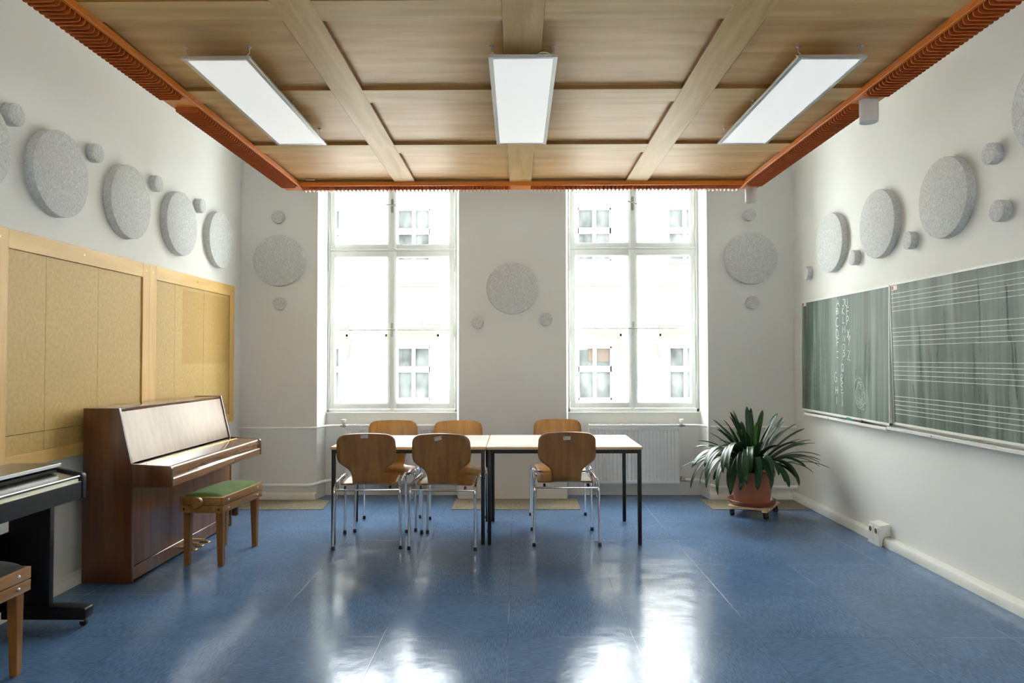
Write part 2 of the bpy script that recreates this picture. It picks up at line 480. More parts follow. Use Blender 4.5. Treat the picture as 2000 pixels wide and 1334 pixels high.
for i, (a, c) in enumerate(REAR_FILL):
    root = thing('window_%d' % (3 + i), ((a + c) / 2, YB - .1, RZ0), None, None, kind='structure')  # added window, only there to let in fill light
    f = MB()
    for q in ((a, a + .05, RZ0, RZ1), (c - .05, c, RZ0, RZ1), (a, c, RZ0, RZ0 + .05), (a, c, RZ1 - .05, RZ1)):
        f.box(q[0], q[1], YB - .14, YB - .08, q[2], q[3])
    f.build('frame', M['frame'], root)
    MB().box(a, c, YB - .112, YB - .108, RZ0, RZ1).build('pane', M['glass'], root)  # pane of the added fill-light window

W1 = dict(xo=(-1.919, -.608), front=(-1.952, -.572), sl=(-1.898, -1.266), gl=(-1.850, -1.309), sr=(-1.266, -.634), gr=(-1.223, -.686),
          lo=(.853, 2.445), glo=(.909, 2.393), bar=1.650, up=(2.471, 3.43), gup=(2.514, 3.38), c=-1.266)
W2 = dict(xo=(.504, 1.820), front=(.474, 1.844), sl=(.529, 1.162), gl=(.577, 1.118), sr=(1.162, 1.791), gr=(1.205, 1.746),
          lo=(.860, 2.458), glo=(.914, 2.401), bar=1.660, up=(2.482, 3.43), gup=(2.525, 3.38), c=1.162)
b = MB()
b.prism([(XL, 0), (W1['front'][0], 0), (W1['xo'][0], .2), (W1['xo'][0], .56), (XL, .56)], 'z', 0, H)
b.prism([(W1['front'][1], 0), (W2['front'][0], 0), (W2['xo'][0], .2), (W2['xo'][0], .56), (W1['xo'][1], .56), (W1['xo'][1], .2)], 'z', 0, H)
b.prism([(W2['front'][1], 0), (XR, 0), (XR, .56), (W2['xo'][1], .56), (W2['xo'][1], .2)], 'z', 0, H)
for w in (W1, W2):
    b.box(w['xo'][0], w['xo'][1], .203, .56, 0, .815)
    b.box(w['front'][0], w['front'][1], 0, .56, 3.46, H)
o = b.build('wall_back', M['wall']); tag(o, kind='structure')

def baseboard(name, axis, at, a, c, sgn):
    """profile: straight face with rounded ledge"""
    prof = [(0, 0), (.050 * sgn, 0), (.052 * sgn, .050), (.046 * sgn, .060), (.0, .068)]
    if axis == 'y':      # runs along y, projects in x
        poly = [(at + u, v) for u, v in prof]
        o = MB().prism(poly, 'y', a, c).build(name, M['base'])
    else:
        poly = [(at + u, v) for u, v in prof]
        o = MB().prism(poly, 'x', a, c).build(name, M['base'])
    return tag(o, kind='structure')
baseboard('baseboard_left', 'y', XL, YB, -.001, 1)
baseboard('baseboard_right', 'y', XR, YB, -.001, -1)
baseboard('baseboard_back_left', 'x', 0, XL + .053, W1['front'][0], -1)
baseboard('baseboard_back_right', 'x', 0, W2['front'][1], XR - .053, -1)

def make_window(name, w):
    root = thing(name, ((w['xo'][0] + w['xo'][1]) / 2, .28, .82), None, None, kind='structure')
    x0, x1 = w['xo']
    Z1 = 3.46
    f = MB()
    f.box(x0, w['sl'][0] - .003, .245, .345, .822, Z1, .003)
    f.box(w['sr'][1] + .003, x1, .245, .345, .822, Z1, .003)
    f.box(x0, x1, .245, .345, .822, w['lo'][0] - .004, .003)
    f.box(x0, x1, .262, .345, w['lo'][1] + .003, w['up'][0] - .003, .003)
    f.box(x0, x1, .245, .345, w['up'][1] + .003, Z1, .003)
    f.box(w['c'] - .02, w['c'] + .02, .285, .345, .83, Z1 - .02)
    f.build('frame', M['frame'], root)
    MB().box(x0 - .004, x1 + .004, .196, .35, .815, .823, .002).build('window_sill', M['paint'], root)
    for (sx, gx, hinge) in ((w['sl'], w['gl'], 0), (w['sr'], w['gr'], 1)):
        for (sz, gz, bar) in ((w['lo'], w['glo'], w['bar']), (w['up'], w['gup'], None)):
            s = MB(); ya, yb = .252, .295
            s.box(sx[0] + .001, gx[0], ya, yb, sz[0], sz[1], .003)
            s.box(gx[1], sx[1] - .001, ya, yb, sz[0], sz[1], .003)
            s.box(gx[0], gx[1], ya, yb, sz[0], gz[0], .003)
            s.box(gx[0], gx[1], ya, yb, gz[1], sz[1], .003)
            # thin inner rebate
            e = .006
            for q in ((gx[0], gx[0] + e, gz[0], gz[1]), (gx[1] - e, gx[1], gz[0], gz[1]), (gx[0], gx[1], gz[0], gz[0] + e), (gx[0], gx[1], gz[1] - e, gz[1])):
                s.box(q[0], q[1], ya + .012, yb, q[2], q[3])
            sash = s.build('sash', M['frame'], root)
            MB().box(gx[0], gx[1], .276, .280, gz[0], gz[1]).build('pane', M['glass'], sash)
            if bar:
                MB().box(gx[0], gx[1], .262, .292, bar - .008, bar + .008, .003).build('glazing_bar', M['frame'], sash)
            zs = (gz[0] + .08, bar, gz[1] - .085) if bar else (gz[0] + .075,)
            for zz in zs:
                hx = sx[0] - .004 if hinge == 0 else sx[1] + .004
                h = MB().cyl((hx, .244, zz - .075), (hx, .244, zz + .075), .0075, seg=14, bev=.004)
                h.cyl((hx, .244, zz - .004), (hx, .244, zz + .004), .0085, seg=14)
                h.build('hinge', M['frame'], sash)
    for z0, z1 in (w['lo'], w['up']):
        a = MB().box(w['c'] - .026, w['c'] + .026, .238, .256, z0, z1, .005)
        a.box(w['c'] - .036, w['c'] + .036, .246, .256, z0, z1, .003)
        a.build('astragal', M['frame'], root)
    for zz, tilt in ((w['bar'], 0), (2.905 if w is W1 else 2.922, -.004 if w is W1 else -.012)):
        c = w['c']
        h = MB()
        h.prism([(c + .013 * math.cos(t), zz + .057 * (1 if math.sin(t) > 0 else -1) + .013 * math.sin(t)) for t in [2 * math.pi * k / 20 + .001 for k in range(20)]], 'y', .233, .239)
        h.cyl((c, .236, zz), (c, .195, zz), .009, seg=16)
        h.tube([(c - .055, .195, zz - tilt), (c, .192, zz), (c + .04, .195, zz + tilt)], .0075, 12)
        h.build('handle', M['nickel'], root)
    return root
make_window('window_1', W1)
make_window('window_2', W2)

# ---------------------------------------------------------------- house across the street
ST = -4.6
bld = thing('building', (0, 16.2, ST), 'pale stucco town house across the street seen through both windows', 'building')
bays = [-10.26 + 2.98 * k for k in range(8)]
rows = [(-3.9, -2.1), (.0, 1.75), (4.55, 6.32)]
holes = [(x + .32, x + 1.43, z0, z1) for x in bays for z0, z1 in rows]
def holed(b, x0, x1, z0, z1, y0, y1, holes):
    xs = sorted({x0, x1, *[h[0] for h in holes], *[h[1] for h in holes]})
    zs = sorted({z0, z1, *[h[2] for h in holes], *[h[3] for h in holes]})
    for xa, xb in zip(xs, xs[1:]):
        run = None
        for za, zb in zip(zs, zs[1:]):
            inside = any(h[0] <= xa and xb <= h[1] and h[2] <= za and zb <= h[3] for h in holes)
            if inside:
                if run: b.box(xa, xb, y0, y1, run[0], run[1]); run = None
            else:
                run = (run[0], zb) if run else (za, zb)
        if run: b.box(xa, xb, y0, y1, run[0], run[1])
wb = MB(); holed(wb, -11, 13.6, ST, 7.1, 16.2, 16.6, holes)
wb.build('facade_wall', M['facade'], bld)
for i, x in enumerate(bays):
    for (z0, z1) in rows:
        xa, xb = x + .32, x + 1.43
        f = MB(); zt = z0 + .52 * (z1 - z0)
        for q in ((xa, xa + .05, z0, z1), (xb - .05, xb, z0, z1), (xa, xb, z0, z0 + .07), (xa, xb, z1 - .06, z1), (xa, xb, zt, zt + .2), ):
            f.box(q[0], q[1], 16.33, 16.42, q[2], q[3])
        f.box((xa + xb) / 2 - .06, (xa + xb) / 2 + .06, 16.325, 16.425, z0 + .01, z1 - .01)
        fr = f.build('window', M['facade'], bld)
        MB().box(xa, xb, 16.40, 16.44, z0, z1).build('pane', M['facade_glass'], fr)
        if i == 4 and z0 == 0:
            MB().box(xa + .35, xb - .08, 16.385, 16.398, z0 + 1.25, z1 - .05).build('roller_blind', M['facade_blind'], fr)
        MB().box(xa - .06, xb + .06, 16.08, 16.21, z0 - .1, z0).build('window_ledge', M['facade_trim'], bld)
    for z0, z1, yy in ((2.34, 2.48, 15.95), (2.03, 2.22, 16.12), (3.70, 3.82, 16.08)):
        MB().box(x - .05, x + 1.76, yy, 16.21, z0, z1, .02).build('cornice', M['facade_trim'], bld)
    for xm in (x, x + 1.71):
        c = MB().prism([(xm - .09, 1.85), (xm + .09, 1.85), (xm + .1, 1.72), (xm + .06, 1.45), (xm, 1.36), (xm - .06, 1.45), (xm - .1, 1.72)], 'y', 16.06, 16.21, .015)
        c.box(xm - .14, xm + .14, 15.98, 16.21, 1.93, 1.98)
        r = MB().lathe([(0, 0), (.09, 0), (.09, .05), (.06, .07), (0, .07)], (xm, 16.2, .42), 20, Vector((0, 0, 1)).rotation_difference(Vector((0, -1, 0))))
        c.build('corbel', M['facade_trim'], bld); r.build('rosette', M['facade'], bld)
        MB().box(xm - .06, xm + .06, 16.12, 16.21, 2.06, 2.18, .02).build('boss', M['facade'], bld)
MB().box(-11.1, 13.7, 15.7, 16.6, 7.1, 7.4, .03).build('roof_cornice', M['facade_trim'], bld)
o = MB().box(-14, 16, .6, 16.6, ST - .1, ST).build('street', M['asphalt']); tag(o, kind='structure')
# overhead wire across the street
o = MB().tube([(-9, 13.5, 2.75), (0, 13.5, 2.2), (12, 13.5, 2.45)], .012, 6).build('overhead_wire', M['rubber'])
tag(o, 'thin dark cable spanning the street outside the windows', 'cable')

# ---------------------------------------------------------------- radiators and pipes
def radiator(x0, x1, label, side):
    z0, z1, yf, yb = .133, .708, .072, .165
    root = thing('radiator', ((x0 + x1) / 2, (yf + yb) / 2, z0), label, 'radiator', 'panel radiators in the window niches')
    n = int((x1 - x0 - .05) / .0335)
    pts = []
    w = (x1 - x0 - .03) / n
    x = x0 + .015
    poly = [(x0, yf + .012)]
    for k in range(n):
        poly += [(x + w * .12, yf + .012), (x + w * .24, yf), (x + w * .76, yf), (x + w * .88, yf + .012)]
        x += w
    poly += [(x1, yf + .012), (x1, yf + .03), (x0, yf + .03)]
    p = MB().prism(poly, 'z', z0 + .035, z1 - .055)
    p.box(x0, x1, yf, yf + .03, z0, z0 + .036, .006)
    p.box(x0, x1, yf, yf + .03, z1 - .056, z1 - .022, .006)
    p.build('front_panel', M['paint'], root)
    MB().box(x0 + .01, x1 - .01, yb - .03, yb, z0 + .01, z1 - .02, .006).build('rear_panel', M['paint'], root)
    g = MB()
    g.box(x0 - .004, x1 + .004, yf - .004, yf + .006, z1 - .022, z1, .002)
    g.box(x0 - .004, x1 + .004, yb - .006, yb + .004, z1 - .022, z1, .002)
    g.box(x0 - .004, x0 + .004, yf, yb, z1 - .022, z1); g.box(x1 - .004, x1 + .004, yf, yb, z1 - .022, z1)
    for k in range(24):
        xx = x0 + .03 + (x1 - x0 - .06) * k / 23
        g.box(xx - .004, xx + .004, yf, yb, z1 - .012, z1 - .006)
    for k in range(7):
        xx = x0 + .08 + (x1 - x0 - .16) * k / 6
        g.box(xx - .012, xx + .012, yf - .004, yf + .02, z1 - .002, z1 + .004, .002)
    g.build('top_grille', M['paint'], root)
    for xs in (x0, x1):
        MB().box(xs - .003, xs + .003, yf + .004, yb - .004, z0 + .01, z1 - .02).build('side_cover', M['paint'], root)
    for xx in (x0 + .12, x1 - .12):
        MB().box(xx - .02, xx + .02, yb - .002, .204, z0 + .1, z1 - .1, .003).build('wall_bracket', M['paint'], root)
    xv = x0 - .035 if side < 0 else x1 + .035
    v = MB().cyl((xv + side * .032, .12, z1 - .01), (xv - side * .03, .12, z1 - .01), .012, seg=16)
    v.cyl((xv, .12, z1 - .025), (xv, .12, z1 + .025), .014, seg=16, bev=.003)
    va = v.build('valve', M['nickel'], root)
    MB().cyl((xv, .12, z1 + .022), (xv, .12, z1 + .052), .018, .022, 20, .003).build('valve_knob', M['paint'], va)
    v = MB().cyl((xv + side * .032, .12, z0 + .03), (xv - side * .03, .12, z0 + .03), .011, seg=16)
    v.cyl((xv, .12, z0 + .015), (xv, .12, z0 + .065), .013, seg=16, bev=.003)
    v.build('return_valve', M['nickel'], root)
    return xv
xv1 = radiator(-1.685, -.80, 'white ribbed panel radiator under the left window behind the chairs', -1)
xv2 = radiator(.703, 1.578, 'white ribbed panel radiator under the right window', 1)

def pipe(pts, r, label, flange):
    root = thing('heating_pipe', pts[0], label, 'pipe', 'white heating pipes along the window wall')
    MB().tube(fil(pts, .05), r, 14).build('pipe_run', M['paint'], root)
    s = 1 if flange < 0 else -1
    x = XL if flange < 0 else XR
    MB().cyl((x + s * .001, pts[0][1], pts[0][2]), (x + s * .010, pts[0][1], pts[0][2]), r + .013, seg=20, bev=.003).build('wall_rosette', M['paint'], root)
pipe([(XL + .002, -.032, .690), (-1.99, -.032, .690), (-1.875, .12, .698), (xv1 - .03, .12, .698)], .0115, 'thin white upper heating pipe from left wall to left radiator', -1)
pipe([(XL + .002, -.040, .140), (-2.0, -.040, .140), (-1.875, .12, .163), (xv1 - .03, .12, .163)], .016, 'thicker white lower heating pipe above left back baseboard', -1)
pipe([(XR - .002, -.032, .694), (1.90, -.032, .694), (1.785, .12, .698), (xv2 + .03, .12, .698)], .0115, 'thin white upper heating pipe behind the potted plant', 1)
pipe([(XR - .002, -.040, .122), (1.90, -.040, .122), (1.785, .12, .163), (xv2 + .03, .12, .163)], .016, 'thicker white lower heating pipe behind the plant pot', 1)

# carpet pieces along the window wall
for poly, lab in (([(XL + .053, -.479), (-1.762, -.479), (-1.80, -.075), (-1.945, -.012), (-1.97, -.053), (XL + .053, -.053)], 'beige carpet offcut on floor below the wall left of the windows'),
                  ([(-.598, -.480), (.564, -.480), (.575, -.003), (-.602, -.003)], 'beige carpet offcut on floor between the two windows behind the tables'),
                  ([(1.746, -.481), (2.628, -.505), (2.628, -.053), (1.86, -.053), (1.748, -.030)], 'beige carpet offcut on floor in the right corner under the plant')):
    o = MB().prism(poly, 'z', .0005, .0045, .001).build('carpet_piece', M['carpet'])
    tag(o, lab, 'carpet', 'carpet offcuts along the window wall')

# ---------------------------------------------------------------- suspended ceiling raft
raft = thing('suspended_ceiling', (0, -3.3, 2.72), 'suspended wooden coffered ceiling raft with orange louvred edge', 'ceiling')
rx0, rx1 = -1.655, 1.712
ry0, ry1 = -6.0, -1.540
beams = [(-.930, -.775), (-.058, .106), (.822, .982)]
cross = [(-6.02, -5.87), (-5.13, -4.98), (-4.247, -4.090), (-3.365, -3.194), (-2.462, -2.288)]
ZB, ZP, ZR = 2.700, 2.720, 2.672
xs = [(rx0, beams[0][0]), (beams[0][1], beams[1][0]), (beams[1][1], beams[2][0]), (beams[2][1], rx1)]
ys = [(cross[k][1], cross[k + 1][0]) for k in range(4)] + [(cross[4][1], ry1)]
for (xa, xb) in xs:
    for (ya, yb) in ys:
        MB().box(xa - .045, xb + .045, ya - .045, yb + .045, ZP, ZP + .012).build('ceiling_panel', M['raft_board'], raft)
    for (ya, yb) in cross:
        MB().box(xa, xb, ya, yb, ZB, ZP - .0005, .0015, 1).build('cross_beam', M['raft_cross'], raft)
for (xa, xb) in xs:                                    # brown edges of the beams, darkened in colour for their shaded sides
    for (ya, yb) in cross:
        MB().box(xa, xb, ya - .0025, ya - .0002, ZB + .001, ZP).build('edge_strip', M['beam_edge'], raft)
for (xa, xb) in beams:
    for (ya, yb) in ys:
        MB().box(xa - .0025, xa - .0002, ya, yb, ZB + .001, ZP).build('edge_strip', M['beam_edge'], raft)
        MB().box(xb + .0002, xb + .0025, ya, yb, ZB + .001, ZP).build('edge_strip', M['beam_edge'], raft)
for (xa, xb) in beams:
    MB().box(xa, xb, ry0, ry1 - .004, ZB - .0006, ZP - .0003, .0015, 1).build('long_beam', M['raft_beam'], raft)
# rails: inner and outer
def rail(x0, x1, y0, y1, top=2.7005):
    b = MB().box(x0, x1, y0, y1, ZR, top, .002, 1)
    return b
LO = .143                                             # width of the louvre band
bb = rail(rx0 - .016, rx0, ry0, ry1 + .016); bb.box(rx0 - .002, rx0 + .0025, ry0, ry1, ZR + .014, ZB)
bb.build('inner_rail', M['orange'], raft)
bb = rail(rx1, rx1 + .016, ry0, ry1 + .016); bb.box(rx1 - .0025, rx1 + .002, ry0, ry1, ZR + .014, ZB)
bb.build('inner_rail', M['orange'], raft)
bb = rail(rx0, rx1, ry1, ry1 + .016); bb.box(rx0, rx1, ry1 - .0025, ry1 + .002, ZR + .014, ZB)
bb.build('inner_rail', M['orange'], raft)
rail(rx0 - LO, rx0 - LO + .010, ry0, ry1 + LO, ZP + .02).build('outer_rail', M['orange'], raft)
rail(rx1 + LO - .010, rx1 + LO, ry0, ry1 + LO, ZP + .02).build('outer_rail', M['orange'], raft)
rail(rx0 - LO, rx1 + LO, ry1 + LO - .010, ry1 + LO, ZP + .02).build('outer_rail', M['orange'], raft)
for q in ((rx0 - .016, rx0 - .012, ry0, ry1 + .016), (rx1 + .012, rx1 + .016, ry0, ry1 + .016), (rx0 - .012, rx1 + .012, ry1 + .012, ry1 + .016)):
    MB().box(*q, 2.699, ZP + .012).build('backing_strip', M['beam_edge'], raft)  # dark strip added as the shadow in the gap above the rails
# blank plates between louvre runs
def plate(x0, x1, y0, y1):
    b = MB().box(x0, x1, y0, y1, ZR - .001, ZR + .012, .001, 1)
    b.box(x0 + .012, x1 - .012, y0 + .012, y1 - .012, ZR - .0025, ZR, .0008, 1)
    b.build('blank_plate', M['orange'], raft)
plate(rx0 - LO, rx0 - .004, ry1 + .004, ry1 + LO); plate(rx1 + .004, rx1 + LO, ry1 + .004, ry1 + LO)
plate(rx0 - LO, rx0 - .004, -3.363, -3.225); plate(rx1 + .004, rx1 + LO, -3.363, -3.225)
plate(-.055, .103, ry1 + .004, ry1 + LO)
ZF, ZT = 2.650, 2.698
def fin_y(bm, x0, x1, y):                              # fin across the band, seen face on
    c = .012
    poly = [(x0, ZT), (x0, ZF + c), (x0 + .004, ZF + .004), (x0 + c, ZF), (x1 - c, ZF), (x1 - .004, ZF + .004), (x1, ZF + c), (x1, ZT)]
    bm.prism(poly, 'y', y - .002, y + .002)
def fin_x(bm, y0, y1, x):
    c = .012
    poly = [(y0, ZT), (y0, ZF + c), (y0 + .004, ZF + .004), (y0 + c, ZF), (y1 - c, ZF), (y1 - .004, ZF + .004), (y1, ZF + c), (y1, ZT)]
    bm.prism(poly, 'x', x - .002, x + .002)
def run(a, c, step=.0302):
    n = int((c - a) / step)
    return [a + (c - a - n * step) / 2 + k * step for k in range(n + 1)]
for (x0, x1) in ((rx0 - LO + .006, rx0 - .018), (rx1 + .018, rx1 + LO - .006)):
    for a, c in ((ry0 + .05, -3.378), (-3.212, ry1 - .012)):
        b = MB()
        for y in run(a, c): fin_y(b, x0, x1, y)
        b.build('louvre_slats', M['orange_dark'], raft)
for a, c in ((rx0 + .012, -.068), (.116, rx1 - .012)):
    b = MB()
    for x in run(a, c): fin_x(b, ry1 + .018, ry1 + LO - .004, x)
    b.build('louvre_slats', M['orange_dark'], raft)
for x in (-1.3, 1.33):
    for y in (-5.5, -3.7, -1.9):
        MB().cyl((x, y, ZP + .03), (x, y, H), .006, seg=10).build('hanger_rod', M['zinc'], raft)

# ---------------------------------------------------------------- hanging light panels
def light_panel(cx, cy, label):
    w, l, z = .299, 1.235, 2.655
    root = thing('ceiling_light', (cx, cy, z), label, 'ceiling light', 'flat rectangular light panels hung from the wooden ceiling')
    x0, x1, y0, y1 = cx - w / 2, cx + w / 2, cy - l / 2, cy + l / 2
    f = MB(); e = .021
    for q in ((x0, x0 + e, y0, y1), (x1 - e, x1, y0, y1), (x0 + e, x1 - e, y0, y0 + e), (x0 + e, x1 - e, y1 - e, y1)):
        f.box(q[0], q[1], q[2], q[3], z, z + .013, .0012, 1)
    f.box(x0 + .004, x1 - .004, y0 + .004, y1 - .004, z + .009, z + .0125)
    f.build('frame', M['alu'], root)
    MB().box(x0 + e - .001, x1 - e + .001, y0 + e - .001, y1 - e + .001, z + .002, z + .006).build('diffuser', M['diff'], root)
    for dx in (-.136, .136):
        for dy in (-.583, .003, .508):
            hx, hy = cx + dx, cy + dy
            s = -1 if dx < 0 else 1
            zc = ZB if abs(dy) < .1 else ZP           # the middle hook sits on a beam
            h = MB().cyl((hx, hy, zc - .004), (hx, hy, zc), .010, .010, 16)
            h.cyl((hx, hy, zc - .008), (hx, hy, zc - .003), .004, .007, 12)
            pts = [(hx, hy, zc - .004), (hx, hy, z + .036)]
            for k in range(11):
                a = R(90 - 27 * k)
                pts.append((hx - s * .0095 * math.cos(a), hy, z + .0265 + .0095 * math.sin(a)))
            h.tube(fil(pts, .003, 3), .0018, 8)
            h.tube([(hx - s * .006 + .006 * math.cos(t), hy + .006 * math.sin(t), z + .0165) for t in [2 * math.pi * k / 14 for k in range(14)]], .0015, 6, closed=True)
            h.cyl((hx - s * .006, hy, z + .012), (hx - s * .006, hy, z + .017), .003, seg=8)
            h.build('hook', M['zinc'], root)
    return root
light_panel(-1.304, -3.233, 'flat white rectangular light panel hanging over the piano side, leftmost of three')
mid_lamp = light_panel(.026, -3.233, 'flat white rectangular light panel hanging under the middle ceiling beam')
light_panel(1.364, -3.214, 'flat white rectangular light panel hanging over the chalkboard side, rightmost of three')

MB().tube(catmull([(.085, -3.835, 2.668), (.10, -3.838, 2.678), (.125, -3.835, 2.681), (.150, -3.82, 2.676), (.155, -3.79, 2.700), (.15, -3.76, 2.7195)], 6), .003, 8).build('cable', M['lampwhite'], mid_lamp)
MB().box(rx0 + .055, rx0 + .125, ry1 - .030, ry1 - .012, ZP - .012, ZP - .0005, .002).build('corner_bracket', M['zinc'], raft)

def downlight(cx, cy, label):
    z0, z1 = 2.552, 2.6685
    root = thing('downlight', (cx, cy, z0), label, 'spotlight', 'cylindrical downlights on the orange ceiling edge')
    prof = [(.034, .004), (.0405, .003), (.043, 0), (.0445, .002), (.0445, z1 - z0 - .003), (.043, z1 - z0), (0, z1 - z0)]
    MB().lathe(prof, (cx, cy, z0), 40).build('housing', M['lampwhite'], root)
    MB().lathe([(0, .003), (.040, .003), (.040, .008), (0, .008)], (cx, cy, z0), 40).build('lens', M['lens'], root)
downlight(1.783, -3.294, 'short white cylinder spotlight under the orange louvre nearer the camera')
downlight(1.792, -1.466, 'short white cylinder spotlight at the far right corner of the orange louvre')

# ---------------------------------------------------------------- felt acoustic discs
def disc_mesh(r, t):
    b = 0.004
    m = MB().lathe([(0, 0), (r, 0), (r, t - b), (r - b * .3, t - b * .3), (r - b, t), (0, t)], (0, 0, 0), 96)
    return m
proto = {}
def disc(wall, a, z, big, label):
    key = (big, wall)
    if big not in proto:
        o = disc_mesh(.25 if big else .0595, .053 if big else .050).build('acoustic_disc', M['felt'])
        proto[big] = o
    else:
        o = proto[big].copy(); COL.objects.link(o)
    if wall == 'L': o.location = (XL + .0005, a, z); o.rotation_euler = (0, R(90), 0)
    elif wall == 'R': o.location = (XR - .0005, a, z); o.rotation_euler = (0, R(-90), 0)
    else: o.location = (a, -.0005, z); o.rotation_euler = (R(90), 0, 0)
    tag(o, label, 'acoustic panel', 'large grey felt acoustic discs' if big else 'small grey felt acoustic discs')
disc('L', -3.455, 2.438, True, 'large grey felt disc on left wall, cut off by the photo left edge')
disc('L', -2.789, 2.437, True, 'large grey felt disc on left wall, largest looking, nearest the camera fully in view')
disc('L', -2.051, 2.437, True, 'large grey felt disc on left wall above the middle post of the pinboard')
disc('L', -1.317, 2.429, True, 'large grey felt disc on left wall, second from the window corner')
disc('L', -.580, 2.426, True, 'large grey felt disc on left wall closest to the window corner')
disc('L', -3.161, 2.657, False, 'small grey felt disc on left wall, uppermost and nearest the camera')
disc('L', -2.435, 2.665, False, 'small grey felt disc on left wall, second of the upper row from the camera')
disc('L', -1.679, 2.657, False, 'small grey felt disc on left wall, third of the upper row from the camera')
disc('L', -.952, 2.651, False, 'small grey felt disc on left wall nearest the window corner')
disc('B', -2.319, 2.316, True, 'large grey felt disc on window wall left of the left window')
disc('B', -.049, 2.040, True, 'large grey felt disc on window wall between the two windows')
disc('B', 2.262, 2.324, True, 'large grey felt disc on window wall right of the right window')
disc('B', -2.333, 2.738, False, 'small grey felt disc above the large one left of the left window')
disc('B', -2.316, 1.899, False, 'small grey felt disc below the large one left of the left window')
disc('B', -.390, 1.711, False, 'small grey felt disc lower left of the large one between the windows')
disc('B', .275, 1.741, False, 'small grey felt disc lower right of the large one between the windows')
disc('B', 2.251, 2.750, False, 'small grey felt disc above the large one right of the right window')
disc('B', 2.272, 1.898, False, 'small grey felt disc below the large one right of the right window')
disc('R', -.894, 2.332, True, 'large grey felt disc on right wall nearest the window corner')
disc('R', -1.683, 2.340, True, 'large grey felt disc on right wall, second from the window corner')
disc('R', -2.483, 2.350, True, 'large grey felt disc on right wall, third from the window corner')
disc('R', -3.36, 2.640, True, 'large grey felt disc on right wall, cut off by the photo right edge')
disc('R', -.393, 2.134, False, 'small grey felt disc above the far corner of the chalkboard')
disc('R', -1.292, 2.149, False, 'small grey felt disc low between first and second large discs of right wall')
disc('R', -2.078, 2.153, False, 'small grey felt disc low between second and third large discs of right wall')
disc('R', -2.915, 2.500, False, 'small grey felt disc on right wall, upper of the two nearest the camera')
disc('R', -2.972, 2.166, False, 'small grey felt disc on right wall, lower of the two nearest the camera')

# ---------------------------------------------------------------- pinboards on the left wall
def pinboard(y0, y1, s0, s1, seams, zsplit, label, ghost=None):
    zb, zt = .775, 2.046
    root = thing('pinboard', (XL, (y0 + y1) / 2, zb), label, 'pinboard', 'wood framed hardboard pinboards')
    xf = XL + .030
    for a, c in ((y0, y0 + s0), (y1 - s1, y1)):
        MB().box(XL, xf, a + .0008, c, zb, zt, .001, 1).build('stile', M['beech_v'], root)
    for za, zc in ((zb, zb + .073), (zt - .100, zt)):
        MB().box(XL, xf - .0006, y0 + s0 + .0005, y1 - s1 - .0005, za, zc, .001, 1).build('rail', M['beech'], root)
    ya, yb = y0 + s0, y1 - s1
    cuts = [ya] + seams + [yb]
    za, zc = zb + .073, zt - .100
    MB().box(XL, XL + .010, ya, yb, za, zc).build('backing', M['dark_gap'], root)
    for a, c in zip(cuts, cuts[1:]):
        for p, q in ((za, zsplit), (zsplit, zc)):
            MB().box(XL + .005, XL + .020, a + .0015, c - .0015, p + .001, q - .002).build('hardboard_panel', M['hardboard'], root)
    if ghost:
        for a, c in zip(cuts, cuts[1:]):
            lo, hi = max(a + .002, ghost[0]), min(c - .002, ghost[1])
            if hi > lo:
                MB().box(XL + .018, XL + .0203, lo, hi, ghost[2], ghost[3]).build('poster_shadow', M['hardboard_faded'], root)  # unfaded rectangle left by a poster
    for yy, zz in ((y0 + s0 / 2, zt - .05), (y1 - s1 / 2, zt - .05), ((y0 + y1) / 2, zt - .045), (y1 - s1 / 2, zb + .06)):
        MB().cyl((xf - .0005, yy, zz), (xf + .0012, yy, zz), .006, seg=12).build('screw', M['brass'], root)
pinboard(-3.31, -1.766, .125, .088, [-2.872, -2.372], .955, 'beech framed ochre pinboard on left wall behind the piano near end')
pinboard(-1.766, -.226, .102, .105, [-1.364, -.857], .932, 'beech framed ochre pinboard on left wall nearer the window corner', (-1.235, -.345, 1.32, 1.918))

# ---------------------------------------------------------------- piano
piano = thing('upright_piano', (-2.40, -1.83, 0), 'brown wooden upright piano against the left wall below the pinboards', 'piano')
yn, yf = -2.580, -1.080
for y0, y1 in ((yn, yn + .028), (yf - .028, yf)):
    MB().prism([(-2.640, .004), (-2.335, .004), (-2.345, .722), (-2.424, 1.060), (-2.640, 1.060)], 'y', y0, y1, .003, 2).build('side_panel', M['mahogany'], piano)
    arm = [(-2.343, .580), (-2.098, .580), (-2.098, .692), (-2.102, .702), (-2.112, .7085), (-2.343, .7225)]
    MB().prism(arm, 'y', y0 + .002, y1 - .002 if y0 < -2 else y1 - .002, .003, 2).build('key_arm', M['mahogany'], piano)
yi, yo = yn + .029, yf - .029
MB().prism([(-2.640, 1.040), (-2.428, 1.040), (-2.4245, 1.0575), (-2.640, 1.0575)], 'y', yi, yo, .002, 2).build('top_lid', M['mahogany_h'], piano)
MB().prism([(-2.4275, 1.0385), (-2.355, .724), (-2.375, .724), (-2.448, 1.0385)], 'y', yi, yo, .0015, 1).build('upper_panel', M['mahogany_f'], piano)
MB().box(-2.636, -2.60, yi, yo, .02, 1.04).build('back_frame', M['mahogany'], piano)
MB().box(-2.362, -2.282, yi, yo, .700, .7155, .0015, 1).build('fallboard_strip', M['mahogany_h'], piano)
MB().prism([(-2.279, .700), (-2.279, .7155), (-2.128, .7075), (-2.116, .7035), (-2.111, .695), (-2.111, .644), (-2.135, .644), (-2.135, .690)], 'y', yi, yo, .0012, 1).build('key_lid', M['mahogany_h'], piano)
h = MB()
for k in range(58):
    ya = yi + .03 + k * (yo - yi - .06) / 58
    h.cyl((-2.2805, ya, .7165), (-2.2805, ya + .018, .7165), .0034, seg=10)
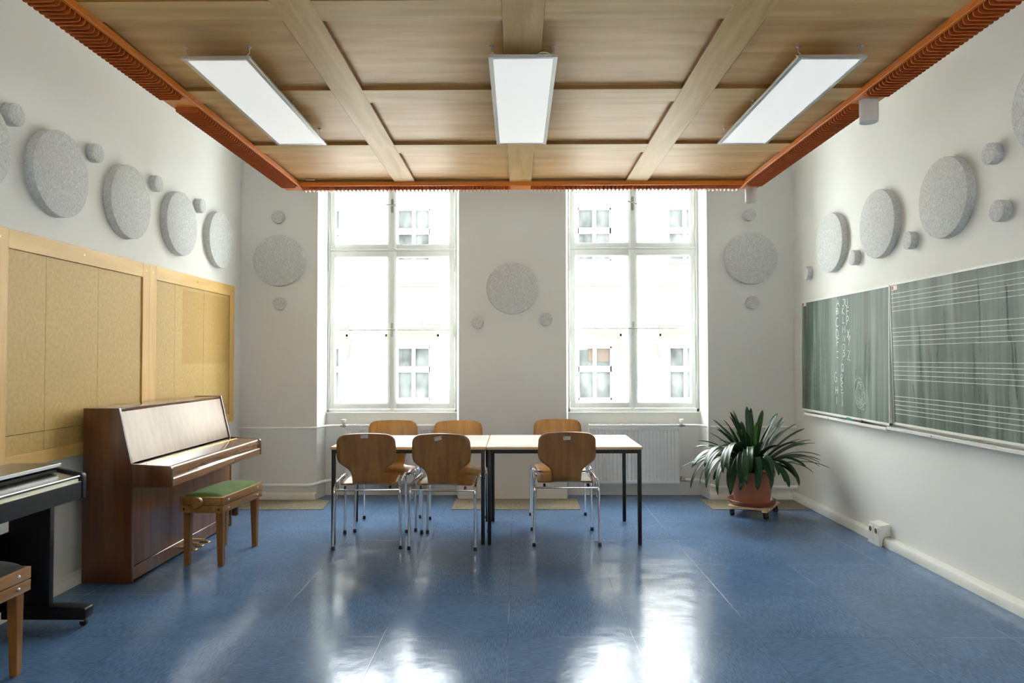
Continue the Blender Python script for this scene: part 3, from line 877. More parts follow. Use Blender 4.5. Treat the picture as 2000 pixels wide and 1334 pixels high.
h.box(-2.290, -2.271, yi + .03, yo - .03, .7153, .7162)
h.build('piano_hinge', M['brass'], piano)
MB().prism([(-2.125, .643), (-2.112, .643), (-2.099, .628), (-2.099, .584), (-2.125, .584)], 'y', yi, yo, .001, 1).build('key_slip', M['mahogany_h'], piano)
MB().box(-2.345, -2.118, yi, yo, .585, .606).build('keybed', M['mahogany'], piano)
MB().box(-2.362, -2.344, yi, yo, .100, .590, .002, 1).build('lower_panel', M['mahogany_f'], piano)
MB().box(-2.362, -2.341, yi, yo, .014, .097, .002, 1).build('bottom_rail', M['mahogany_f'], piano)
MB().box(-2.62, -2.40, yi, yo, .01, .03).build('bottom_board', M['mahogany'], piano)
MB().box(-2.345, -2.290, yf - .0, yf + .030, .075, .165, .014, 3).build('toe_block', M['mahogany'], piano)
for py in (-1.985, -1.885, -1.785):
    p = MB().tube(catmull([(-2.350, py, .062), (-2.29, py, .064), (-2.24, py, .055), (-2.215, py, .046)], 5), .009, 12)
    p.box(-2.262, -2.208, py - .019, py + .019, .041, .054, .005, 3)
    p.build('pedal', M['brass'], piano)

# ---------------------------------------------------------------- piano benches (long side along local y, knob at -y end)
def make_bench(cush, cmat, height):
    root = bpy.data.objects.new('piano_bench', None); COL.objects.link(root)
    w, l = .296, .585
    for z0, z1, nm in ((.404, .455, 'seat_frame'), (.352, .400, 'lower_frame')):
        b = MB()
        b.box(-w / 2, -w / 2 + .022, -l / 2, l / 2, z0, z1, .003); b.box(w / 2 - .022, w / 2, -l / 2, l / 2, z0, z1, .003)
        b.box(-w / 2 + .022, w / 2 - .022, -l / 2, -l / 2 + .022, z0, z1, .003); b.box(-w / 2 + .022, w / 2 - .022, l / 2 - .022, l / 2, z0, z1, .003)
        if nm == 'seat_frame': b.box(-w / 2 + .02, w / 2 - .02, -l / 2 + .02, l / 2 - .02, z0 + .006, z0 + .018)
        f = b.build(nm, M['oak'], root)
        for sx in (-1, 1):
            for yy in (-l / 2 + .078, l / 2 - .078):
                MB().lathe([(0, 0), (.0085, 0), (.0075, .003), (.004, .0055), (0, .006)], (sx * w / 2, yy, (z0 + z1) / 2), 18,
                           Vector((0, 0, 1)).rotation_difference(Vector((sx, 0, 0)))).build('bolt_cap', M['zinc'], f)
        if nm == 'lower_frame':
            for sx in (-1, 1):
                MB().cyl((sx * (w / 2 - .03), -l / 2 + .001, (z0 + z1) / 2), (sx * (w / 2 - .03), -l / 2 - .003, (z0 + z1) / 2), .0065, seg=14).build('bolt_head', M['black_steel'], f)
    m = MB().box(-w / 2 + .03, w / 2 - .03, -.05, .05, .385, .41)
    for yy in (-.2, .2):
        m.cyl((-w / 2 + .03, yy, .402), (w / 2 - .03, yy, .402), .006, seg=10)
    m.build('lift_mechanism', M['zinc'], root)
    for sx in (-1, 1):
        for sy in (-1, 1):
            cx, cy = sx * (w / 2 - .038), sy * (l / 2 - .045)
            b = bmesh.new()
            rings = []
            for z, k in ((.353, .0235), (.0, .0165)):
                rings.append([b.verts.new((cx + sx * (.006 if z == 0 else 0) + i * k, cy + j * k, z)) for i, j in ((-1, -1), (1, -1), (1, 1), (-1, 1))])
            b.faces.new(rings[0]); b.faces.new(rings[1][::-1])
            for k in range(4): b.faces.new((rings[0][k], rings[0][(k + 1) % 4], rings[1][(k + 1) % 4], rings[1][k]))
            bmesh.ops.recalc_face_normals(b, faces=b.faces[:])
            bmesh.ops.bevel(b, geom=b.edges[:], offset=.003, segments=2, affect='EDGES')
            mb = MB(); mb._take(b); mb.build('leg', M['oak_leg'], root)
    # cushion: domed top
    c = MB(); n = 24; rows = []
    hw, hl = w / 2 - .012, l / 2 - .012
    def zt(u, v):
        e = (1 - abs(u) ** 5) * (1 - abs(v) ** 7)
        return .452 + height * (.45 * e ** .35 + .55 * (1 - u * u) * (1 - .55 * v * v) * e ** .2) if e > 0 else .452
    for i in range(n + 1):
        v = -1 + 2 * i / n
        rows.append([(-hw + 2 * hw * (j / n), hl * v, zt(-1 + 2 * j / n, v)) for j in range(n + 1)])
    c.grid(rows)
    c.box(-hw, hw, -hl, hl, .440, .4525)
    c.build('cushion', cmat, root, 60)
    k = MB().cyl((-.01, -l / 2, .426), (-.01, -l / 2 - .018, .426), .012, seg=18)
    k.lathe([(0, 0), (.029, 0), (.034, .006), (.0345, .026), (.031, .033), (0, .036)], (-.01, -l / 2 - .012, .426), 32, Vector((0, 0, 1)).rotation_difference(Vector((0, -1, 0))))
    k.build('height_knob', M['oak'], root)
    return root
bench = make_bench('green', M['green'], .036)
bench.location = (-2.048, -1.945, 0); bench.rotation_euler = (0, 0, R(-4.5))
tag(bench, 'wooden piano bench with green velvet cushion in front of the upright piano', 'bench')
bench2 = make_bench('black', M['blackv'], .058)
bench2.location = (-2.279, -4.052, 0)
tag(bench2, 'wooden piano bench with thick black cushion at the lower left photo edge', 'bench')

# ---------------------------------------------------------------- digital piano
dp = thing('digital_piano', (-2.45, -3.86, 0), 'dark brown digital piano with closed lid beside the upright piano', 'keyboard')
ya, yb = -4.55, -3.172
for y0, y1 in ((yb - .034, yb), (ya, ya + .034)):
    MB().prism([(-2.63, .638), (-2.252, .638), (-2.252, .752), (-2.256, .764), (-2.268, .772), (-2.405, .798), (-2.63, .80)], 'y', y0, y1, .005, 3).build('cheek_block', M['black_lac'], dp)
y0, y1 = ya + .035, yb - .035
MB().box(-2.62, -2.272, y0, y1, .640, .665).build('keybed', M['black_lac'], dp)
MB().box(-2.275, -2.257, y0, y1, .640, .727, .002, 1).build('key_slip', M['black_lac'], dp)
MB().box(-2.2745, -2.2575, y0, y1, .7272, .7287).build('slip_trim', M['ivory'], dp)
MB().box(-2.40, -2.268, y0 + .01, y1 - .008, .705, .744, .002, 1).build('white_keys', M['ivory'], dp)
MB().prism([(-2.385, .782), (-2.268, .7575), (-2.268, .7515), (-2.385, .774)], 'y', y0, y1 - .002).build('sliding_cover', M['cover_brown'], dp)
MB().tube([(-2.266, y0, .7555), (-2.266, y1 - .006, .7555)], .0042, 10).build('cover_lip', M['alu'], dp)
MB().box(-2.60, -2.385, y0, y1, .66, .79).build('case', M['black_in'], dp)
MB().box(-2.625, -2.372, ya, -3.205, .806, .821, .0015, 1).build('top_board', M['cover_brown'], dp)
MB().box(-2.3725, -2.3655, ya, -3.205, .805, .8215, .001, 1).build('top_board_edge', M['alu'], dp)  # bright strip added for the reflection along the board's front edge
for yy in (-3.238, -4.50):
    MB().box(-2.60, -2.386, yy - .017, yy + .017, .095, .640, .003).build('leg_panel', M['black_lac'], dp)
    ft = MB().prism([(-2.62, .040), (-2.195, .040), (-2.188, .050), (-2.188, .092), (-2.195, .099), (-2.33, .106), (-2.40, .106), (-2.62, .100)], 'y', yy - .036, yy + .036, .005, 3)
    ft = ft.build('foot', M['black_lac'], dp)
    for fx in (-2.222, -2.59):
        c = MB().box(fx - .012, fx + .012, yy - .014, yy + .014, .026, .040, .002)
        c.build('caster_fork', M['zinc'], ft)
        MB().cyl((fx + .004, yy - .010, .0185), (fx + .004, yy + .010, .0185), .0185, seg=24, bev=.004).build('caster_wheel', M['rubber'], ft)
MB().box(-2.605, -2.588, -4.49, -3.25, .12, .478, .002, 1).build('back_board', M['black_in'], dp)
MB().box(-2.604, -2.572, -4.49, -3.25, .10, .135, .003, 1).build('stretcher', M['black_lac'], dp)

# ---------------------------------------------------------------- tables
def make_table(x0, x1, y0, y1, label):
    zt = .716
    root = thing('table', ((x0 + x1) / 2, (y0 + y1) / 2, 0), label, 'table', 'white topped school tables pushed end to end')
    MB().box(x0 + .003, x1 - .003, y0 + .003, y1 - .003, zt - .020, zt, .002, 2).build('tabletop', M['laminate'], root)
    e = MB()
    for q in ((x0, x1, y0, y0 + .004), (x0, x1, y1 - .004, y1), (x0, x0 + .004, y0, y1), (x1 - .004, x1, y0, y1)):
        e.box(q[0], q[1], q[2], q[3], zt - .021, zt - .003, .001, 1)
    e.build('edge_band', M['edge'], root)
    f = MB(); a, c, z0, z1 = x0 + .008, x1 - .008, zt - .050, zt - .021
    ym, yM = y0 + .012, y1 - .012
    f.box(a, c, ym, ym + .025, z0, z1, .002, 1); f.box(a, c, yM - .025, yM, z0, z1, .002, 1)
    f.box(a, a + .025, ym, yM, z0, z1, .002, 1); f.box(c - .025, c, ym, yM, z0, z1, .002, 1)
    f.build('steel_frame', M['black_steel'], root)
    for xx in (a, c - .027):
        for yy in (ym - .0005, yM - .0265):
            lg = MB().box(xx, xx + .027, yy, yy + .027, .006, z1 - .001, .003, 2).build('leg', M['black_steel'], root)
            MB().box(xx + .001, xx + .026, yy + .001, yy + .026, 0, .008, .002, 1).build('foot_cap', M['rubber'], lg)
make_table(-1.372, -.2335, -1.697, -.915, 'white topped table with black steel legs, left one with four chairs')
make_table(-.2295, .909, -1.703, -.905, 'white topped table with black steel legs, right one with two chairs')

# ---------------------------------------------------------------- plywood chairs
def make_chair():
    root = bpy.data.objects.new('stacking_chair', None); COL.objects.link(root)
    prof = catmull([(0, .222, .440), (0, .205, .450), (0, .10, .457), (0, 0, .454), (0, -.10, .449), (0, -.155, .4475), (0, -.190, .457), (0, -.215, .482), (0, -.228, .52), (0, -.243, .60), (0, -.266, .72), (0, -.290, .829)], 12)
    S = [0]
    for a, c in zip(prof, prof[1:]): S.append(S[-1] + (c - a).length)
    tot = S[-1]
    def at(s):
        s = max(0, min(tot, s))
        for i in range(len(S) - 1):
            if s <= S[i + 1]:
                t = (s - S[i]) / (S[i + 1] - S[i]); p = prof[i].lerp(prof[i + 1], t); d = (prof[i + 1] - prof[i]).normalized()
                return p, d
        return prof[-1], (prof[-1] - prof[-2]).normalized()
    T = tot
    knots = [(0, .140), (.006, .165), (.02, .186), (.045, .197), (.09, .201), (.28, .207), (.335, .207), (.357, .203), (.374, .192), (.386, .174), (.393, .150), (.398, .125), (.408, .112), (.43, .1065), (.47, .106),
             (.50, .108), (.525, .116), (.545, .130), (.562, .150), (.58, .174), (.60, .194), (.62, .204), (.645, .2085), (T - .09, .2075), (T - .05, .205), (T - .03, .199), (T - .015, .187), (T - .005, .170), (T, .150)]
    def hw(s):
        for (a, u), (c, v) in zip(knots, knots[1:]):
            if s <= c:
                t = (s - a) / (c - a); return u + (v - u) * t
        return knots[-1][1]
    ss = sorted({round(k[0], 5) for k in knots} | {round(T * i / 60, 5) for i in range(61)})
    rows = []
    n = 14
    for s in ss:
        p, d = at(s); nrm = Vector((0, -d.z, d.y))            # faces the sitter
        w = hw(s)
        back = max(0, min(1, (s - .50) / .12)); top = max(0, (s - (T - .12)) / .12); front = max(0, 1 - s / .06)
        row = []
        for k in range(n + 1):
            u = -1 + 2 * k / n; x = u * w
            q = p + nrm * (back * .34 * x * x + (1 - back) * .12 * x * x) - d * (.011 * top * (x / .2) ** 2)
            row.append((x, q.y, q.z))
        rows.append(row)
    sh = MB().grid(rows).build('seat_shell', M['ply_back'], root, 50)
    md = sh.modifiers.new('thick', 'SOLIDIFY'); sh.data.materials.append(M['ply_front']); md.material_offset = 1; md.material_offset_rim = 0; md.thickness = .0115; md.offset = -1
    for sx in (-1, 1):
        rear = [(sx * .238, -.235, .012), (sx * .233, -.224, .400)]
        fr = [(sx * .238, .235, .012), (sx * .231, .222, .415)]
        lg = MB().tube(rear, .0097, 14).build('leg', M['chrome'], root)
        MB().lathe([(0, 0), (.013, 0), (.0145, .004), (.012, .012), (.0115, .026), (0, .026)], (sx * .238, -.235, 0), 18).build('foot_cap', M['rubber'], lg)
        lg = MB().tube(fr, .0097, 14).build('leg', M['chrome'], root)
        MB().lathe([(0, 0), (.013, 0), (.0145, .004), (.012, .012), (.0115, .026), (0, .026)], (sx * .238, .235, 0), 18).build('foot_cap', M['rubber'], lg)
        pts = fil([(sx * .233, -.224, .398), (sx * .2325, -.220, .425), (sx * .228, -.150, .462), (sx * .227, .14, .470), (sx * .231, .224, .470), (sx * .231, .222, .413)], .035, 7)
        MB().tube(pts, .0099, 14).build('side_rail', M['chrome'], root)
        br = MB().tube([(sx * .233, -.226, .345), (sx * .222, -.205, .352), (sx * .218, -.15, .395), (sx * .222, -.115, .458)], .0032, 8)
        br.build('stacking_brace', M['chrome'], root)
    c = MB().tube([(-.232, -.221, .420), (.232, -.221, .420)], .0075, 12)
    c.build('crossbar', M['chrome'], root)
    c = MB().tube(fil([(-.228, .175, .468), (-.205, .175, .436), (.205, .175, .436), (.228, .175, .468)], .02), .0072, 12)
    c.build('crossbar', M['chrome'], root)
    for sx in (-1, 1):
        MB().cyl((sx * .160, -.212, .421), (sx * .160, -.190, .440), .009, seg=14).build('spacer', M['rubber'], root)
        MB().cyl((sx * .150, .175, .436), (sx * .150, .175, .446), .010, seg=14).build('spacer', M['rubber'], root)
        MB().cyl((sx * .243, .10, .469), (sx * .236, .10, .469), .006, seg=12).build('bolt', M['chrome'], root)
    return root
def sticker(ch, dx, z, rot):
    # on the rear face of the back rest
    yb = -.290 + (.829 - z) * .22 - .0125
    w, h = .026, .0135
    ca, sa = math.cos(rot), math.sin(rot)
    def quad(u0, u1, v0, v1, d):
        P = []
        for u, v in ((u0, v0), (u1, v0), (u1, v1), (u0, v1)):
            X, Z = dx + u * ca - v * sa, z + u * sa + v * ca
            P.append((X, -.290 + (.829 - Z) * .215 - .0132 + .34 * X * X - d, Z))
        return P
    def slab(q, d):
        b = bmesh.new()
        v0 = [b.verts.new(p) for p in quad(*q, d)]; v1 = [b.verts.new(p) for p in quad(*q, d + .0006)]
        b.faces.new(v0); b.faces.new(v1[::-1])
        for i in range(4): b.faces.new((v0[i], v0[(i + 1) % 4], v1[(i + 1) % 4], v1[i]))
        bmesh.ops.recalc_face_normals(b, faces=b.faces[:]); return b
    def add(name, m, qs, d, par, label=None):
        mb = MB()
        for q in qs: mb._take(slab(q, d))
        me = bpy.data.meshes.new(name); mb.bm.to_mesh(me); mb.bm.free(); me.materials.append(m)
        o = bpy.data.objects.new(name, me); COL.objects.link(o); o.parent = par
        if label: o['label'] = label
        return o
    s = add('sticker', M['sticker'], [(-w, w, -h, h)], 0, ch, 'white inventory sticker with a red mark')
    add('red_mark', M['red'], [(w - .012, w - .004, .002, .010)] if False else [(-w + .004, -w + .011, .002, .010)], .0007, s)
    add('print_lines', M['greyprint'], [(-w + .015, w - .004, .006, .0085), (-w + .006, w - .008, -.006, -.0045)], .0007, s)
ch0 = make_chair()
spots = [(-1.093, -1.568, 3.7, 'plywood chair with chrome legs, back to camera, leftmost in front of left table'),
         (-.525, -1.588, -3.3, 'plywood chair with chrome legs, back to camera, with tilted sticker near table joint'),
         (.3515, -1.478, .7, 'plywood chair with chrome legs, back to camera, alone in front of right table'),
         (-1.056, -1.055, 183.3, 'plywood chair facing camera across left table, leftmost by the radiator'),
         (-.4865, -1.086, 185, 'plywood chair facing camera across left table, nearer the table joint'),
         (.351, -.945, 181, 'plywood chair facing camera across right table, behind the lone chair')]
chairs = []
for i, (x, y, a, lab) in enumerate(spots):
    c = ch0 if i == 0 else copy_tree(ch0)
    chairs.append(c)
    c.location = (x, y, 0); c.rotation_euler = (0, 0, R(a))
    tag(c, lab, 'chair', 'plywood chairs around the two tables')
sticker(chairs[0], -.010, .811, R(2)); sticker(chairs[1], -.020, .797, R(14)); sticker(chairs[2], -.002, .787, R(2))

# ---------------------------------------------------------------- chalkboards on the right wall
def rotx(p, y, z, zc, lean):     # board leans: x offset grows with height
    return (p + (z - zc) * lean, y, z)
def chalkboard(y0, y1, z0, z1, xtop, xbot, label):
    """front face x runs from xbot (bottom) to xtop (top)"""
    root = thing('chalkboard', (XR, (y0 + y1) / 2, z0), label, 'chalkboard', 'green chalkboards side by side')
    k = (xtop - xbot) / (z1 - z0)
    fx = lambda z: xbot + (z - z0) * k
    def slab(mb, ya, yb, za, zb, front, thick):
        b = bmesh.new()
        vs = []
        for d in (front, front + thick):
            for yy, zz in ((ya, za), (yb, za), (yb, zb), (ya, zb)):
                vs.append(b.verts.new((fx(zz) + d, yy, zz)))
        for q in ((0, 1, 2, 3), (7, 6, 5, 4), (0, 4, 5, 1), (1, 5, 6, 2), (2, 6, 7, 3), (3, 7, 4, 0)):
            b.faces.new([vs[i] for i in q])
        bmesh.ops.recalc_face_normals(b, faces=b.faces[:])
        mb._take(b)
    m = MB(); slab(m, y0 + .008, y1 - .008, z0 + .010, z1 - .008, 0, .012); sf = m.build('writing_surface', M['board'], root)
    m = MB()
    slab(m, y0, y1, z1 - .014, z1, -.004, .022); slab(m, y0, y1, z0, z0 + .016, -.004, .022)
    slab(m, y0, y0 + .007, z0, z1, -.004, .022); slab(m, y1 - .007, y1, z0, z1, -.004, .022)
    m.build('frame', M['boardframe'], root)
    m = MB()
    for zz in (z0 + .12, z1 - .12):
        m.box(fx(zz) + .012, XR, y0 + .12, y0 + .18, zz - .03, zz + .03); m.box(fx(zz) + .012, XR, y1 - .18, y1 - .12, zz - .03, zz + .03)
    m.build('wall_bracket', M['zinc'], root)
    return root, sf, fx
cb1, sf1, fx1 = chalkboard(-1.858, -.322, .882, 1.876, 2.630, 2.620, 'green chalkboard with chalked alphabet columns nearer the window corner')
cb2, sf2, fx2 = chalkboard(-3.40, -1.872, .892, 1.880, 2.625, 2.642, 'green chalkboard with painted music staves at the right photo edge')
for root, ya, yb, fx, z0, name in ((cb1, -1.850, -.43, fx1, .882, ''), (cb2, -3.40, -1.80 - .06, fx2, .892, '')):
    t = MB().box(2.594, XR - .001, ya, yb, z0 - .028, z0 - .020, .002, 1)
    t.box(2.594, 2.600, ya, yb, z0 - .036, z0 - .014, .002, 1)
    t.box(2.600, 2.64, ya, yb, z0 - .036, z0 - .028)
    t.build('chalk_tray', M['boardframe'], root)
    MB().cyl((2.5935, (ya * .35 + yb * .65), z0 - .025), (2.5915, (ya * .35 + yb * .65), z0 - .025), .004, seg=12).build('screw', M['black_steel'], root)
# stickers of the boards
for root, fx, y, z in ((cb1, fx1, -.375, 1.850), (cb2, fx2, -1.925, 1.846)):
    s = MB().box(fx(z) - .0015, fx(z) - .0003, y - .045, y + .03, z - .016, z + .016).build('sticker', M['sticker'], root); s['label'] = 'white sticker with red mark'
    MB().box(fx(z) - .0022, fx(z) - .0012, y + .006, y + .026, z - .010, z + .012).build('red_mark', M['red'], s)
# staves
m = MB()
for zt, gap in ((1.806, .0303), (1.566, .0302), (1.329, .0298), (1.091, .0298)):
    for k in range(5):
        z = zt - k * gap
        m.box(fx2(z) - .0008, fx2(z) + .001, -3.388, -1.886, z - .0021, z + .0021)
m.build('staff_lines', M['staff'], sf2)
# chalk writing: strokes in letter boxes (u right, v up, 0..1); right on the board = -y
FONT = {'A': [[(.1, 0), (.5, 1), (.9, 0)], [(.25, .4), (.75, .4)]], 'B': [[(.2, 0), (.2, 1), (.7, .85), (.6, .6), (.2, .5), (.75, .35), (.65, .05), (.2, 0)]],
 'C': [[(.8, .95), (.45, 1), (.15, .6), (.2, .2), (.55, 0), (.85, .15)]], 'D': [[(.2, 0), (.2, 1), (.65, .85), (.8, .5), (.65, .1), (.2, 0)]],
 'E': [[(.8, 1), (.2, 1), (.2, 0), (.8, 0)], [(.2, .5), (.7, .5)]], 'F': [[(.85, 1), (.2, 1), (.2, 0)], [(.2, .52), (.75, .52)]],
 'f': [[(.2, .95), (.8, 1)], [(.25, .3), (.7, .35)]], 'G': [[(.8, .9), (.45, 1), (.15, .6), (.2, .15), (.6, 0), (.8, .2), (.8, .45), (.5, .45)]],
 'H': [[(.2, 0), (.2, 1)], [(.8, 0), (.8, 1)], [(.2, .5), (.8, .5)]], 'I': [[(.5, 0), (.5, 1)]], 'J': [[(.3, 1), (.75, 1), (.7, .25), (.45, 0), (.15, .2)]],
 'K': [[(.2, 0), (.2, 1)], [(.8, 1), (.2, .5), (.85, 0)]], 'L': [[(.25, 1), (.2, 0), (.8, .02)]], 'M': [[(.1, 0), (.2, 1), (.5, .4), (.8, 1), (.9, 0)]],
 'N': [[(.2, 0), (.2, 1), (.8, 0), (.8, 1)]], 'O': [[(.5, 1), (.2, .75), (.2, .25), (.5, 0), (.8, .25), (.8, .75), (.5, 1)]], 'P': [[(.2, 0), (.2, 1), (.7, .9), (.75, .65), (.5, .5), (.2, .48)]],
 'Q': [[(.5, 1), (.2, .75), (.2, .25), (.5, 0), (.8, .25), (.8, .75), (.5, 1)], [(.55, .3), (.9, -.05)]], 'R': [[(.2, 0), (.2, 1), (.7, .9), (.7, .62), (.2, .5), (.85, 0)]],
 'S': [[(.8, .9), (.5, 1), (.2, .8), (.4, .55), (.7, .4), (.7, .1), (.35, 0), (.15, .12)]], 'T': [[(.1, 1), (.9, 1)], [(.5, 1), (.5, -.1)]], 'U': [[(.2, 1), (.2, .2), (.5, 0), (.8, .2), (.8, 1)]],
 'X': [[(.15, 1), (.85, 0)], [(.85, 1), (.15, 0)]], 'Y': [[(.15, 1), (.5, .5)], [(.85, 1), (.4, -.1)]], 'Z': [[(.15, 1), (.85, 1), (.15, 0), (.9, 0)]]}
def ribbon(mb, yz, w, fx, d=.0006):
    P = [Vector((0, y, z)) for y, z in yz]
    A = []
    for i, p in enumerate(P):
        t = (P[min(i + 1, len(P) - 1)] - P[max(i - 1, 0)])
        t = t.normalized() if t.length > 1e-7 else Vector((0, 0, 1))
        n = Vector((0, -t.z, t.y)) * w
        A.append([mb.bm.verts.new((fx(q.z) - d, q.y, q.z)) for q in (p + n, p - n)])
    for a, c in zip(A, A[1:]):
        f = mb.bm.faces.new((a[0], a[1], c[1], c[0]))
        f.normal_update()
        if f.normal.x > 0: f.normal_flip()
def letter(mb, ch, y, z, h, w, r=.0025):
    for st in FONT[ch]:
        pts = [(0, y - (u - .5) * w, z + (v - .5) * h) for u, v in st]
        pts = [(fx1(p[2]) - .0008, p[1], p[2]) for p in (catmull(pts, 4) if ch in 'BCDGJOPQRSU' else pts)]
        ribbon(mb, [(p[1], p[2]) for p in pts], r, fx1, .0009)
m = MB()
for ch, y, z, h in (('A', -1.055, 1.810, .052), ('B', -1.047, 1.744, .046), ('C', -1.042, 1.652, .072), ('D', -1.045, 1.559, .066), ('F', -1.052, 1.486, .060), ('f', -1.048, 1.375, .075), ('G', -1.014, 1.201, .080), ('H', -1.032, 1.095, .060), ('I', -1.032, 1.009, .055),
                    ('J', -1.155, 1.802, .055), ('K', -1.150, 1.737, .055), ('L', -1.157, 1.665, .050), ('M', -1.160, 1.587, .055), ('N', -1.164, 1.516, .055), ('O', -1.159, 1.444, .058), ('P', -1.163, 1.373, .058), ('Q', -1.135, 1.282, .062), ('R', -1.126, 1.191, .066), ('S', -1.127, 1.126, .055), ('T', -1.133, 1.028, .10),
                    ('U', -1.208, 1.804, .062), ('F', -1.225, 1.732, .060), ('P', -1.226, 1.655, .070), ('X', -1.237, 1.552, .064), ('Y', -1.249, 1.500, .070), ('Z', -1.246, 1.379, .072)):
    letter(m, ch, y, z, h, .060)
m.build('chalk_letters', M['chalk'], sf1)
rnd = random.Random(3)
m = MB()
for k in range(46):                                       # scribbled, half wiped swirl
    a0 = rnd.uniform(0, 6.28); ln = rnd.uniform(.6, 2.2); ra = rnd.uniform(.15, 1.05); yy, zz = -1.43 + rnd.uniform(-.04, .04), 1.085 + rnd.uniform(-.035, .03)
    pts = []
    for j in range(10):
        a = a0 + ln * j / 9
        y, z = yy - .10 * ra * math.cos(a) + .03 * ra * math.sin(a), zz + .115 * ra * math.sin(a)
        pts.append((y, z))
    ribbon(m, pts, rnd.uniform(.0010, .0034), fx1, .0004 + k * 2e-6)
m.build('chalk_scribble', M['chalk_soft'], sf1); m = MB()
for k in range(26):                                       # long vertical wipe marks
    y = rnd.uniform(-1.7, -.40); z0 = rnd.uniform(.93, 1.2); z1 = z0 + rnd.uniform(.15, .6)
    ribbon(m, [(y + rnd.uniform(-.004, .004), z) for z in (z0, (z0 + z1) / 2, z1)], rnd.uniform(.002, .010), fx1, .0003 + k * 2e-6)
m.build('chalk_streaks', M['chalk_faint'], sf1)
m = MB()
for k in range(30):
    y = rnd.uniform(-3.3, -1.92); z0 = rnd.uniform(.94, 1.5); z1 = z0 + rnd.uniform(.1, .4)
    ribbon(m, [(y + rnd.uniform(-.01, .01), z) for z in (z0, (z0 + z1) / 2, min(z1, 1.8))], rnd.uniform(.002, .009), fx2, .0002 + k * 2e-6)
m.build('chalk_streaks', M['chalk_faint'], sf2); m = MB()
for k in range(26):
    y = rnd.uniform(-3.3, -1.92); h = rnd.uniform(.03, .08)
    pts = [(fx2(.93) - .0004, y + rnd.uniform(-.03, .03), .915 + h * rnd.random()) for j in range(5)]
    ribbon(m, [(p[1], p[2]) for p in catmull(pts, 3)], .0018, fx2, .0003 + k * 2e-6)
m.build('chalk_smears', M['chalk_faint'], sf2)
# sponge and eraser on the tray of the first board
b = MB().box(2.600, 2.618, -1.345, -1.235, .862, .886, .005, 3)
for v in b.bm.verts: v.co.z += .004 * math.sin(v.co.y * 90)
b.bm.normal_update()
for v in b.bm.verts: v.co.z = max(v.co.z, .8622)
o = b.build('sponge', M['teal']); tag(o, 'teal cleaning sponge on the chalk tray below the alphabet', 'sponge')
er = thing('board_eraser', (2.609, -1.415, .862), 'dark block eraser beside the sponge on the chalk tray', 'eraser')
MB().box(2.600, 2.617, -1.478, -1.352, .8622, .874, .002).build('felt_pad', M['rubber'], er)
MB().box(2.602, 2.616, -1.474, -1.356, .874, .886, .004, 3).build('grip', M['socket_in'], er)

# ---------------------------------------------------------------- double socket at the right baseboard
sk = thing('power_socket', (2.64, -1.65, 0), 'double white power socket box on the right baseboard', 'socket')
for y0, y1 in ((-1.648, -1.571), (-1.727, -1.650)):
    hx = MB().prism([(2.594, .001), (2.620, .001), (2.629, .052), (2.640, .070), (XR - .001, .075), (XR - .001, .158), (2.603, .148)], 'y', y0, y1, .0015, 1).build('socket_box', M['socket'], sk)
    yc = (y0 + y1) / 2
    zc = .104
    xa = 2.594 + (zc - .001) / .147 * .009
    fr = MB().box(xa - .006, xa + .002, yc - .026, yc + .026, zc - .027, zc + .027, .002, 2).build('socket_plate', M['paint'], hx)
    MB().cyl((xa - .0056, yc, zc), (xa - .0068, yc, zc), .019, seg=28).build('socket_insert', M['socket_in'], fr)

# ---------------------------------------------------------------- plant on trolley
tr = thing('plant_trolley', (2.062, -.648, 0), 'slatted pine plant trolley on black casters under the terracotta pot', 'trolley')
ca, sa = math.cos(R(-33)), math.sin(R(-33))
def tw(u, v): return (2.062 + u * ca - v * sa, -.648 + u * sa + v * ca)
def tbox(mb, u0, u1, v0, v1, z0, z1, bev=.002):
    t = MB().box(u0, u1, v0, v1, z0, z1, bev)
    for vert in t.bm.verts:
        x, y = tw(vert.co.x, vert.co.y); vert.co.x, vert.co.y = x, y
    me = bpy.data.meshes.new('t'); t.bm.to_mesh(me); t.bm.free(); mb.bm.from_mesh(me); bpy.data.meshes.remove(me)
for k in range(5):
    m = MB(); v = -.168 + k * .084
    tbox(m, -.172, .172, v - .031, v + .031, .075, .089); m.build('slat', M['pine'], tr)
for u in (-.135, .135):
    m = MB(); tbox(m, u - .022, u + .022, -.199, .199, .060, .0752); m.build('bearer', M['pine'], tr)
for u in (-.142, .142):
    for v in (-.165, .165):
        x, y = tw(u, v)
        c = MB().box(x - .014, x + .014, y - .014, y + .014, .050, .0605, .003)
        c.box(x - .017, x - .011, y - .012, y + .012, .02, .055, .002); c.box(x + .011, x + .017, y - .012, y + .012, .02, .055, .002)
        cf = c.build('caster', M['rubber'], tr)
        MB().cyl((x - .017, y + .004, .026), (x + .017, y + .004, .026), .026, seg=24, bev=.005).build('wheel', M['rubber'], cf)
PC = (2.044, -.648)
sa_ = MB().lathe([(0, .002), (.165, .002), (.180, .012), (.197, .038), (.203, .042), (.206, .039), (.188, .006), (.178, -.0), (0, 0)], (PC[0], PC[1], .0895), 64)
o = sa_.build('plant_saucer', M['terracotta_d']); tag(o, 'brown plastic saucer between the terracotta pot and the trolley', 'saucer')
pl = thing('potted_plant', (PC[0], PC[1], .0925), 'potted clivia with arching dark green strap leaves in the right corner', 'plant')
z0 = .0925
MB().lathe([(0, 0), (.140, 0), (.146, .006), (.180, .245), (.193, .247), (.196, .285), (.192, .292), (.182, .290), (.176, .25), (.14, .02), (0, .02)], (PC[0], PC[1], z0), 64).build('pot', M['terracotta'], pl)
MB().lathe([(0, .262), (.08, .264), (.179, .255), (.17, .2), (0, .2)], (PC[0], PC[1], z0), 40).build('soil', M['soil'], pl)
rl = random.Random(11)
leafb = MB()
